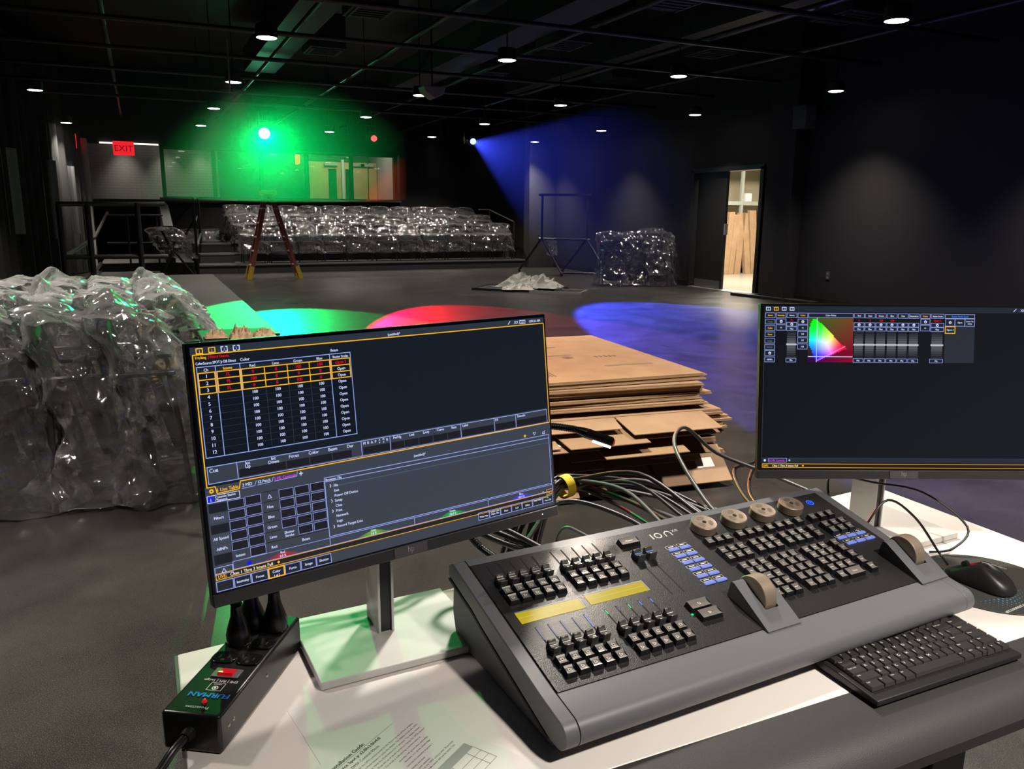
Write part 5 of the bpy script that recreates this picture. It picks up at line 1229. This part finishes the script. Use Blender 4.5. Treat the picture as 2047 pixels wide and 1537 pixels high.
# ------------------------------------------------------------------ power strip
SO = Vector((-0.0232, 0.9215, 0.75)); sx_ = Vector((0.0614, -0.0394, 0)).normalized(); sy_ = Vector((0.125, 0.199, 0)).normalized()
TS = Matrix((sx_, sy_, Vector((0, 0, 1)))).transposed().to_4x4(); TS.translation = SO
SW, SL, SH_ = 0.073, 0.238, 0.050
t = thing('power_strip', tuple(SO), 'black metal power strip with six outlets at the left end of the desk', 'power strip')
obj('strip_body', MB().bx((0, 0, 0.0005), (SW, SL, SH_), TS), mat('strip_black', (0.010, 0.010, 0.010, 1), 0.28), t, 0.004, seg=3)
def outl(cx, cy):
    m = MB(); o_ = [(cx + 0.0165 * math.copysign(abs(math.cos(a)) ** 0.8, math.cos(a)), cy + 0.0135 * math.copysign(abs(math.sin(a)) ** 0.6, math.sin(a))) for a in [2 * PI * k / 28 for k in range(28)]]
    m.prism(o_, SH_, SH_ + 0.0022, lambda a, b, h: (a, b, h), 0, TS)
    q = obj('outlet', m, GLOSSBLACK, t, 0.0008)
    s_ = MB(); z = SH_ + 0.0023
    s_.bx((cx - 0.0068, cy - 0.004, z - 0.0002), (cx - 0.0050, cy + 0.004, z), TS); s_.bx((cx + 0.0050, cy - 0.0033, z - 0.0002), (cx + 0.0068, cy + 0.0033, z), TS); s_.cyl((cx, cy - 0.007, z - 0.0003), (cx, cy - 0.007, z), 0.0026, n=10, T=TS)
    obj('outlet_slots', s_, SLOT, q)
OUT = [(x, y) for y in (0.118, 0.157, 0.199) for x in (0.0195, 0.0535)]
for p in OUT: outl(*p)
sw = obj('switch_frame', MB().bx((0.022, 0.0745, SH_), (0.058, 0.0935, SH_ + 0.002), TS), mat('switch_grey', (0.12, 0.11, 0.11, 1), 0.35), t, 0.001)
obj('rocker', MB().prism([(0.077, SH_ + 0.002), (0.091, SH_ + 0.002), (0.090, SH_ + 0.0035), (0.084, SH_ + 0.0028), (0.078, SH_ + 0.0055)], 0.030, 0.050, fr_yz, 0, TS), mat('rocker_red', (0.35, 0.01, 0.01, 1), 0.25, emit=(0.6, 0.0, 0.01, 1), estr=0.5), sw)
TX = TS @ Matrix.Translation((0.04, 0, SH_ + 0.0004)) @ Matrix.Rotation(PI, 4, 'Z')
m = MB(); text(m, 'EMI | RFI | Surge', 0.0066, 0, -0.0700, TX)
for a, b, c_, d_ in ((-0.0095, -0.0635, 0.0095, -0.0629), (-0.0095, -0.0480, 0.0095, -0.0474), (-0.0095, -0.0635, -0.0089, -0.0474), (0.0089, -0.0635, 0.0095, -0.0474)): m.quad((a, b, 0), (c_, b, 0), (c_, d_, 0), (a, d_, 0), 0, None, TX)
m.lathe([(0.0028, 0), (0.0040, 0)], 16, 0, TX, (0, -0.0530, 0)); m.lathe([(0.0, 0), (0.0016, 0)], 10, 0, TX, (0, -0.0530, 0)); text(m, 'CIRCUIT', 0.0028, 0, -0.0615, TX)
text(m, 'Protection', 0.0068, 0.002, -0.0155, TX); obj('printed_text', m, LEG, t)
m = MB(); text(m, 'FURMAN', 0.0125, 0, -0.0420, TX @ Matrix.Shear('XZ', 4, (0, 0)), None, 0, 'c', 1.05, 0, 0.0004); obj('brand_print', m, mat('furman_blue', (0.01, 0.19, 0.62, 1), 0.4), t)
obj('protection_light', MB().lathe([(0.0, 0.003), (0.002, 0.0025), (0.0034, 0.0)], 14, 0, TS @ Matrix.Translation((0.041, 0.0255, SH_))), mat('led_red', (0.4, 0.01, 0.01, 1), 0.25, emit=(0.8, 0.01, 0.02, 1), estr=0.5), t)
for y in (0.02, 0.032, 0.125): obj('rivet', MB().lathe([(0.0, 0.0012), (0.002, 0.0008), (0.0028, 0.0)], 12, 0, TS @ Matrix.Translation((SW, y, 0.026)) @ Matrix.Rotation(PI / 2, 4, 'Y')), mat('rivet_steel', (0.5, 0.45, 0.38, 1), 0.3, 0.9), t)
for y in (0.118, 0.157, 0.199): obj('screw', MB().lathe([(0.0, 0.0012), (0.002, 0.0008), (0.0026, 0.0)], 12, 0, TS @ Matrix.Translation((0.0365, y, SH_))), mat('rivet_steel'), t)
CORD = mat('black_cord', (0.012, 0.012, 0.012, 1), 0.3)
q = obj('strain_relief', MB().cyl((0.034, 0.0, 0.026), (0.034, -0.012, 0.026), 0.0085, 0.007, 14, 0, TS), CORD, t)
obj('cord', MB().tube([TS @ Vector(p) for p in ((0.034, -0.010, 0.026), (0.030, -0.03, 0.022), (0.020, -0.06, 0.0055), (0.0, -0.10, 0.0055), (-0.03, -0.125, -0.01), (-0.05, -0.14, -0.12), (-0.06, -0.12, -0.40))], 0.0052, 10), CORD, t)
def plug(i, label, h, r, cable):
    x, y = OUT[i]; b = TS @ Vector((x, y, SH_ + 0.0024))
    t = thing('power_plug', tuple(b), label, 'plug')
    T = Matrix.Translation(b) @ Matrix.Rotation(0.9, 4, 'Z')
    obj('plug_body', MB().lathe([(0.0, 0.0), (r, 0.0), (r * 1.02, 0.012), (r * 0.86, 0.022), (r * 0.55, h * 0.72), (r * 0.48, h), (0, h)], 20, 0, T), CORD, t)
    obj('strain_relief', MB().lathe([(r * 0.40, h), (r * 0.52, h + 0.002), (r * 0.42, h + 0.005), (r * 0.5, h + 0.007), (r * 0.36, h + 0.011), (r * 0.42, h + 0.013), (r * 0.30, h + 0.018)], 14, 0, T), CORD, t)
    obj('cable', MB().tube([b + Vector((0, 0, h + 0.010))] + [Vector(p) for p in cable], 0.0036, 8), CORD, t)
plug(2, 'black tapered plug at left in the power strip, nearest the camera', 0.052, 0.0155, [(0.062, 1.072, 0.898), (0.085, 1.11, 0.930), (0.14, 1.16, 0.95), (0.26, 1.19, 0.92)])
plug(4, 'black ribbed plug in the far left outlet of the power strip', 0.052, 0.0185, [(0.082, 1.118, 0.90), (0.095, 1.15, 0.94), (0.16, 1.19, 0.97), (0.27, 1.20, 0.94)])
plug(5, 'black tapered plug in the far right outlet of the power strip', 0.054, 0.0160, [(0.118, 1.098, 0.90), (0.135, 1.13, 0.94), (0.18, 1.17, 0.96), (0.28, 1.20, 0.95)])

# ------------------------------------------------------------------ keyboard
KO = Vector((0.8115, 0.6375, 0.75)); TK = Matrix.Translation(KO) @ Matrix.Rotation(0.0, 4, 'Z')
TKK = TK @ Matrix.Translation((0, 0, 0.0125)) @ Matrix.Rotation(0.055, 4, 'X')
kb = thing('keyboard', tuple(KO), 'compact black keyboard half under the front of the lighting console', 'keyboard')
KBD = mat('keyboard_black', (0.018, 0.018, 0.018, 1), 0.4)
obj('keyboard_case', MB().prism([(0.0, 0.0035), (0.0, 0.0115), (0.133, 0.0185), (0.136, 0.016), (0.136, 0.0035)], 0.0, 0.285, fr_yz, 0, TK), KBD, kb, 0.004, seg=3)
obj('keyboard_base', MB().bx((0.004, 0.003, 0.0005), (0.281, 0.133, 0.004), TK), MATTE, kb)
KT = mat('keyboard_key', (0.030, 0.029, 0.028, 1), 0.38); KS = mat('keyboard_key_edge', (0.05, 0.048, 0.046, 1), 0.3)
def kkey(x0, x1, y, legend, sub=None, dy=0.0158, small=False):
    m = MB(); w = (x1 - x0); g = 0.0005
    a0, a1, b0, b1 = x0 + g, x1 - g, y - dy / 2 + g, y + dy / 2 - g
    h = 0.0052
    ins = 0.0012
    m.add([(a0, b0, 0), (a1, b0, 0), (a1, b1, 0), (a0, b1, 0), (a0 + ins, b0 + ins, h), (a1 - ins, b0 + ins, h), (a1 - ins, b1 - ins * 0.6, h), (a0 + ins, b1 - ins * 0.6, h)], [(0, 1, 5, 4), (1, 2, 6, 5), (2, 3, 7, 6), (3, 0, 4, 7)], 1, None, TKK)
    m.add([(a0 + ins, b0 + ins, h), (a1 - ins, b0 + ins, h), (a1 - ins, b1 - ins * 0.6, h), (a0 + ins, b1 - ins * 0.6, h)], [(0, 1, 2, 3)], 0, None, TKK)
    L = TKK @ Matrix.Translation((0, 0, h + 0.0002))
    if legend: text(m, legend, 0.0064 if len(legend) == 1 else 0.0034, a0 + 0.0024, b1 - 0.0072 if len(legend) == 1 else b1 - 0.0045, L, None, 2, 'l')
    if sub: text(m, sub, 0.0034, a1 - 0.0055, b0 + 0.0026, L, None, 2, 'l')
    obj('key', m, [KT, KS, LEG], kb)
U = 0.01585; X0 = 0.0075
rows_ = [
    (0.1205, [('Esc', 1)] + [('F%d' % i, 0.985) for i in range(1, 13)] + [('Num', 0.985), ('Prt', 0.985), ('Pse', 1.21)], 0.0115),
    (0.1040, [('~', 1)] + list(zip('1234567890-=', [1] * 12)) + [('Backspace', 2), ('Home', 1.02), ('Ins', 1.02)][:1] + [('PgUp', 2.04)], 0.0158),
    (0.0880, [('Tab', 1.5)] + list(zip('QWERTYUIOP[]', [1] * 12)) + [('\\', 1.5), ('PgDn', 2.04)], 0.0158),
    (0.0720, [('Caps Lock', 1.75)] + list(zip("ASDFGHJKL;'", [1] * 11)) + [('Enter', 2.25), ('Home', 2.04)], 0.0158),
    (0.0560, [('Shift', 2.3)] + list(zip('ZXCVBNM,./', [1] * 10)) + [('Shift', 1.7), ('^', 1.02), ('End', 2.02)], 0.0158),
    (0.0300, [('Ctrl', 1.5), ('Fn', 1.25), ('Win', 1.2), ('Alt', 1.2), ('', 6.1), ('Alt', 1.25), ('Win', 1.1), ('Del', 1.1)], 0.0158)]
rows_[5] = (0.0400,) + rows_[5][1:]
for y, ks, dy in rows_:
    x = X0
    for lg, w in ks:
        if x + w * U > 0.2785: w = (0.2785 - x) / U
        kkey(x, x + w * U, y - 0.016, lg, 'K' if False else None, dy); x += w * U
for x, y, lg in ((0.2310, 0.0225, '<'), (0.2470, 0.0225, 'v'), (0.2630, 0.0225, '>')): kkey(x, x + U, y, lg)

# ------------------------------------------------------------------ mouse and pad
PC = (1.285, 0.822)
pd = thing('mouse_pad', (PC[0], PC[1], 0.75), 'round dark mouse pad with a blue dot pattern at the right end of the desk', 'mouse pad')
obj('pad', MB().cyl((PC[0], PC[1], 0.7503), (PC[0], PC[1], 0.7525), 0.115, n=72), mat('pad_dark', (0.040, 0.044, 0.040, 1), 0.7), pd, 0.0006)
m = MB(); rp = random.Random(3)
for i in range(16):
    for j in range(6):
        r_ = 0.0017 * (1 - abs(i - 7.5) / 9) * (1 - j * 0.12)
        if r_ > 0.0003: m.cyl((PC[0] - 0.095 + i * 0.0085 + j * 0.001, PC[1] - 0.052 - j * 0.0068 + abs(i - 7.5) * 0.0016, 0.7526), (PC[0] - 0.095 + i * 0.0085 + j * 0.001, PC[1] - 0.052 - j * 0.0068 + abs(i - 7.5) * 0.0016, 0.7528), r_, n=8)
obj('dot_pattern', m, mat('pad_blue', (0.10, 0.42, 0.75, 1), 0.6), pd)
m = MB(); text(m, 'etcconnect.com', 0.0105, 0.0, 0.0, Matrix.Translation((1.243, 0.7385, 0.7528)) @ Matrix.Rotation(0.10, 4, 'Z'), None, 0, 'c', 1.0, 0, 0.0002); obj('pad_text', m, LEG, pd)
ms = thing('mouse', (1.265, 0.822, 0.7528), 'black two button mouse resting on the dark round pad', 'mouse')
TM = Matrix.Translation((1.265, 0.825, 0.7530)) @ Matrix.Rotation(0.12, 4, 'Z')
def mshape(u, v, k=1.0, lift=0.0):
    a = 2 * PI * u; cs, sn = math.cos(a), math.sin(a)
    y = 0.058 * math.copysign(abs(sn) ** 0.8, sn); wd = 0.031 - 0.004 * math.cos(y / 0.058 * 2.2); x = wd * math.copysign(abs(cs) ** 0.75, cs)
    prof_ = 0.037 * (1 - ((y + 0.012) / 0.085) ** 2)
    q = math.sin(v * PI / 2); s_ = math.cos(v * PI / 2) ** 0.75
    return (x * s_ * k, y * s_ * k, 0.003 + lift + prof_ * q)
obj('mouse_shell', MB().grid(lambda u, v: mshape(u, v), 40, 14, 0, TM, True), mat('mouse_black', (0.016, 0.016, 0.016, 1), 0.42), ms)
obj('mouse_base', MB().prism([mshape(k / 40, 0, 0.97)[:2] for k in range(40)], 0.0, 0.004, lambda a, b, h: (a, b, h), 0, TM), GLOSSBLACK, ms)
obj('scroll_wheel', MB().cyl((-0.004, 0.026, 0.0255), (0.004, 0.026, 0.0255), 0.0055, n=20, T=TM), BLACK, ms)
m = MB(); text(m, 'amazonbasics', 0.0052, 0, 0, TM @ Matrix.Translation((0.004, -0.024, 0.0396)) @ Matrix.Rotation(-1.45, 4, 'Z'), None, 0, 'c'); obj('mouse_print', m, LEG, ms)
obj('mouse_cord', MB().tube([TM @ Vector((0, 0.056, 0.012)), (1.262, 0.905, 0.78), (1.225, 0.93, 0.84), (1.18, 0.955, 0.872), (1.13, 0.955, 0.83), (1.10, 0.985, 0.80), (1.075, 1.00, 0.86)][:5] + [(1.135, 0.975, 0.80)], 0.0022, 8), CORD, ms)

# ------------------------------------------------------------------ papers on the desk
PAP = mat('paper_white', (0.74, 0.735, 0.71, 1), 0.65)
def sheet(name, C, ang, x0, x1, y0, y1, z, label):
    T = Matrix.Translation((C[0], C[1], z)) @ Matrix.Rotation(ang, 4, 'Z')
    o = obj(name, MB().bx((x0, y0, 0), (x1, y1, 0.0002), T), PAP, None); tag(o, label, 'paper'); return o, T
sheet('paper_sheet', (0.289, 0.965), math.radians(-81.2), 0.0, 0.232, -0.17, 0.0, 0.7502, 'plain white sheet lying under the printed guide on the desk')
g, TG = sheet('printed_guide', (0.2238, 0.8788), math.radians(34.54), -0.186, 0.030, -0.262, 0.0, 0.7506, 'printed installation guide page lying at the front of the desk')
LG_ = TG @ Matrix.Translation((0, 0, 0.0004)); K1 = (0.03, 0.03, 0.03, 1); K2 = (0.16, 0.16, 0.16, 1)
m = MB()
m.quad((-0.17, -0.0228, 0), (-0.002, -0.0228, 0), (-0.002, -0.0222, 0), (-0.17, -0.0222, 0), 0, K2, LG_)
text(m, 'Installation Guide', 0.0078, -0.050, -0.0205, LG_, K1, 0, 'r', 1.0, 0, 0.0002)
text(m, 'ColorSource Spot jr v2.0/v3.0/v4.0', 0.0064, -0.031, -0.0292, LG_, K1, 0, 'r', 1.0, 0, 0.0002)
text(m, 'Set the DMX Control Mode', 0.0056, -0.043, -0.0375, LG_, K1, 0, 'r')
LN = ('To set the DMX control mode for the fixture to one of four available', 'modes, press the Mode button to wake the display. The display shows the DMX', 'address. Hold the Mode button for 3 seconds. The display shows', 'the mode. Press the up or down button to change the DMX control', 'mode. The mode is indicated by a decimal point at', 'intensity, red, green, blue, and indigo', 'intensity, red, green, blue/indigo', 'controls the intensity of preset 1', 'intensity and level.', 'after your selection.', 'returns to the DMX address after 30 seconds', 'and the mode will not be saved. This')
for k, (l_, yy, xr) in enumerate(zip(LN, (0.0445, 0.0505, 0.0565, 0.0625, 0.0685, 0.0755, 0.0815, 0.0885, 0.0955, 0.1015, 0.1065, 0.1120), (0.012, 0.014, 0.010, 0.012, -0.004, 0.002, -0.002, -0.006, -0.03, -0.028, 0.010, 0.006))): text(m, l_, 0.0040, xr, -yy, LG_, K2, 0, 'r', 0.92)
m.quad((-0.12, -0.132, 0), (0.014, -0.132, 0), (0.014, -0.119, 0), (-0.12, -0.119, 0), 0, (0.36, 0.36, 0.36, 1), LG_)
for x in (-0.12, -0.03, 0.0, 0.014): m.quad((x - 0.0003, -0.165, 0), (x + 0.0003, -0.165, 0), (x + 0.0003, -0.132, 0), (x - 0.0003, -0.132, 0), 0, K2, LG_)
for y in (-0.143, -0.154, -0.165): m.quad((-0.12, y - 0.0003, 0), (0.014, y - 0.0003, 0), (0.014, y + 0.0003, 0), (-0.12, y + 0.0003, 0), 0, K2, LG_)
obj('page_print', m, INK, g)

# ------------------------------------------------------------------ cables behind the desk
CB = mat('cable_black', (0.014, 0.014, 0.014, 1), 0.42); CG = mat('cable_grey', (0.085, 0.085, 0.085, 1), 0.45)
rk = random.Random(12)
tie = Vector((0.815, 1.49, 0.775))
for k in range(11):
    e0 = Vector((0.83 + 0.019 * k, 1.035 + 0.002 * k, 0.80 + rk.uniform(-0.01, 0.02)))
    j = Vector((rk.uniform(-0.012, 0.012), rk.uniform(-0.015, 0.015), rk.uniform(-0.014, 0.014)))
    pts = [e0, e0 + Vector((-0.01, 0.09, 0.0)), (e0 + tie) / 2 + Vector((0.03, 0.06, rk.uniform(-0.01, 0.05))), tie + Vector((0.03, 0.01, 0)) + j, tie + Vector((-0.03, 0.0, 0.0)) + j, tie + Vector((-0.09, 0.02, -0.10)) + j * 3, tie + Vector((-0.12, 0.1, -0.45)) + j * 5, tie + Vector((-0.12, 0.2, -0.70)) + j * 6]
    tag(obj('cable', MB().tube(pts, 0.0036 + 0.0006 * (k % 3), 8), CG if k % 3 == 1 else CB), 'cable in the tied bundle arching behind the lighting console', 'cable', 'bundled cables behind the console')
def ring_tie(c, d, label, r=0.026, w=0.022):
    c = Vector(c); d = Vector(d).normalized()
    t = thing('cable_tie', tuple(c), label, 'cable tie')
    a = d.orthogonal().normalized(); b = d.cross(a)
    m = MB().grid(lambda u, v: tuple(c + d * (v - 0.5) * w + (a * math.cos(2 * PI * u) + b * math.sin(2 * PI * u)) * r), 20, 2, 0, None, True).grid(lambda u, v: tuple(c + d * (v - 0.5) * w + (a * math.cos(2 * PI * u) + b * math.sin(2 * PI * u)) * (r - 0.0015)), 20, 2, 0, None, True)
    obj('band', m, mat('yellow_velcro', (0.72, 0.52, 0.02, 1), 0.7), t)
    obj('tail', MB().add([c + a * r - d * w / 2, c + a * r + d * w / 2, c + a * r * 0.6 + b * -r * 1.8 + d * w * 0.4, c + a * r * 0.6 + b * -r * 1.8 - d * w * 0.5], [(0, 1, 2, 3)]), mat('yellow_velcro'), t)
ring_tie(tie, (1, 0.2, 0.1), 'yellow hook and loop tie around the cable bundle right of the left monitor')
# loops between bundle and console, right of the bundle
for k, (pts, r, lb) in enumerate((
    ([(0.95, 1.07, 0.80), (0.97, 1.20, 0.82), (1.01, 1.36, 0.88), (1.08, 1.42, 0.90), (1.14, 1.38, 0.845), (1.20, 1.28, 0.82), (1.22, 1.14, 0.81)], 0.0042, 'grey cable looping high behind the middle of the console'),
    ([(1.04, 1.07, 0.80), (1.09, 1.22, 0.80), (1.16, 1.34, 0.815), (1.24, 1.36, 0.82), (1.40, 1.42, 0.86), (1.62, 1.52, 0.90)], 0.0040, 'black cable running from the console rear up to the right monitor'),
    ([(1.06, 1.08, 0.80), (1.13, 1.25, 0.79), (1.25, 1.37, 0.81), (1.42, 1.44, 0.845), (1.62, 1.54, 0.88)], 0.0036, 'second black cable beside the tie, running to the right monitor'),
    ([(0.80, 1.03, 0.80), (0.78, 1.20, 0.815), (0.70, 1.30, 0.82), (0.60, 1.26, 0.76), (0.50, 1.24, 0.70), (0.45, 1.30, 0.45)], 0.0046, 'clear sleeved black cable curving left from the console rear'),
    ([(0.72, 1.40, 0.40), (0.69, 1.30, 0.70), (0.665, 1.22, 0.80), (0.67, 1.15, 0.815), (0.70, 1.06, 0.80)], 0.0032, 'thin grey cable rising beside the left monitor lower corner'),
    ([(1.14, 1.03, 0.80), (1.145, 1.06, 0.865), (1.17, 1.07, 0.885), (1.24, 1.04, 0.870), (1.33, 1.00, 0.850), (1.37, 0.93, 0.80), (1.33, 0.925, 0.765), (1.30, 0.95, 0.7535)], 0.0022, 'thin black cable crossing in front of the right monitor post'),
)): tag(obj('cable', MB().tube(pts, r, 8), CG if k in (0, 4) else CB), lb, 'cable')
ring_tie((1.262, 1.365, 0.818), (1, 0.3, 0.2), 'yellow hook and loop tie on the cables behind the console right end', 0.014, 0.02)
for k, (z0, dy) in enumerate(((0.885, 0.0), (0.872, 0.012), (0.862, -0.008), (0.87, 0.02))):
    pts = [(0.08 + 0.04 * k, 1.135 + dy, z0 + 0.01), (0.20, 1.16 + dy, z0 - 0.005 - 0.006 * k), (0.30, 1.17 + dy, z0 - 0.002), (0.38, 1.19 + dy, z0 + 0.012), (0.43, 1.22 + dy, z0 + 0.005), (0.47, 1.20 + dy, z0 - 0.018), (0.52, 1.14 + dy, z0 - 0.035), (0.56, 1.06, 0.835)]
    tag(obj('cable', MB().tube(pts, 0.0048, 8), CB), 'black cable in the group passing behind the left monitor post', 'cable', 'cables behind the left monitor post')
ring_tie((0.425, 1.225, 0.885), (1, 0.1, -0.1), 'yellow hook and loop tie under the left monitor', 0.017, 0.024)

# ------------------------------------------------------------------ thin haze in the blue beam, thicker haze added for the green glow
hz = bpy.data.materials.new('stage_haze'); hz.use_nodes = True
nt = hz.node_tree; nt.nodes.remove(nt.nodes['Principled BSDF'])
vsn = nt.nodes.new('ShaderNodeVolumeScatter'); vsn.inputs['Density'].default_value = 0.0005; vsn.inputs['Anisotropy'].default_value = 0.45
nt.links.new(vsn.outputs[0], nt.nodes['Material Output'].inputs['Volume'])
tag(obj('haze', MB().bx((5.95, 10.5, 0.05), (8.75, 18.3, 3.4)), hz), 'thin stage haze in the blue beam near the right wall', 'haze', None, 'stuff')
hz2 = hz.copy(); hz2.name = 'stage_haze_glow'  # denser haze added to give the green spotlight its lens glow
for n_ in hz2.node_tree.nodes:
    if n_.type == 'VOLUME_SCATTER': n_.inputs['Density'].default_value = 0.008; n_.inputs['Anisotropy'].default_value = 0.72
tag(obj('haze', MB().bx((-1.0, 9.5, 1.5), (2.95, 18.3, 3.4)), hz2), 'stage haze around the green spotlight, thickened to imitate lens glow', 'haze', None, 'stuff')
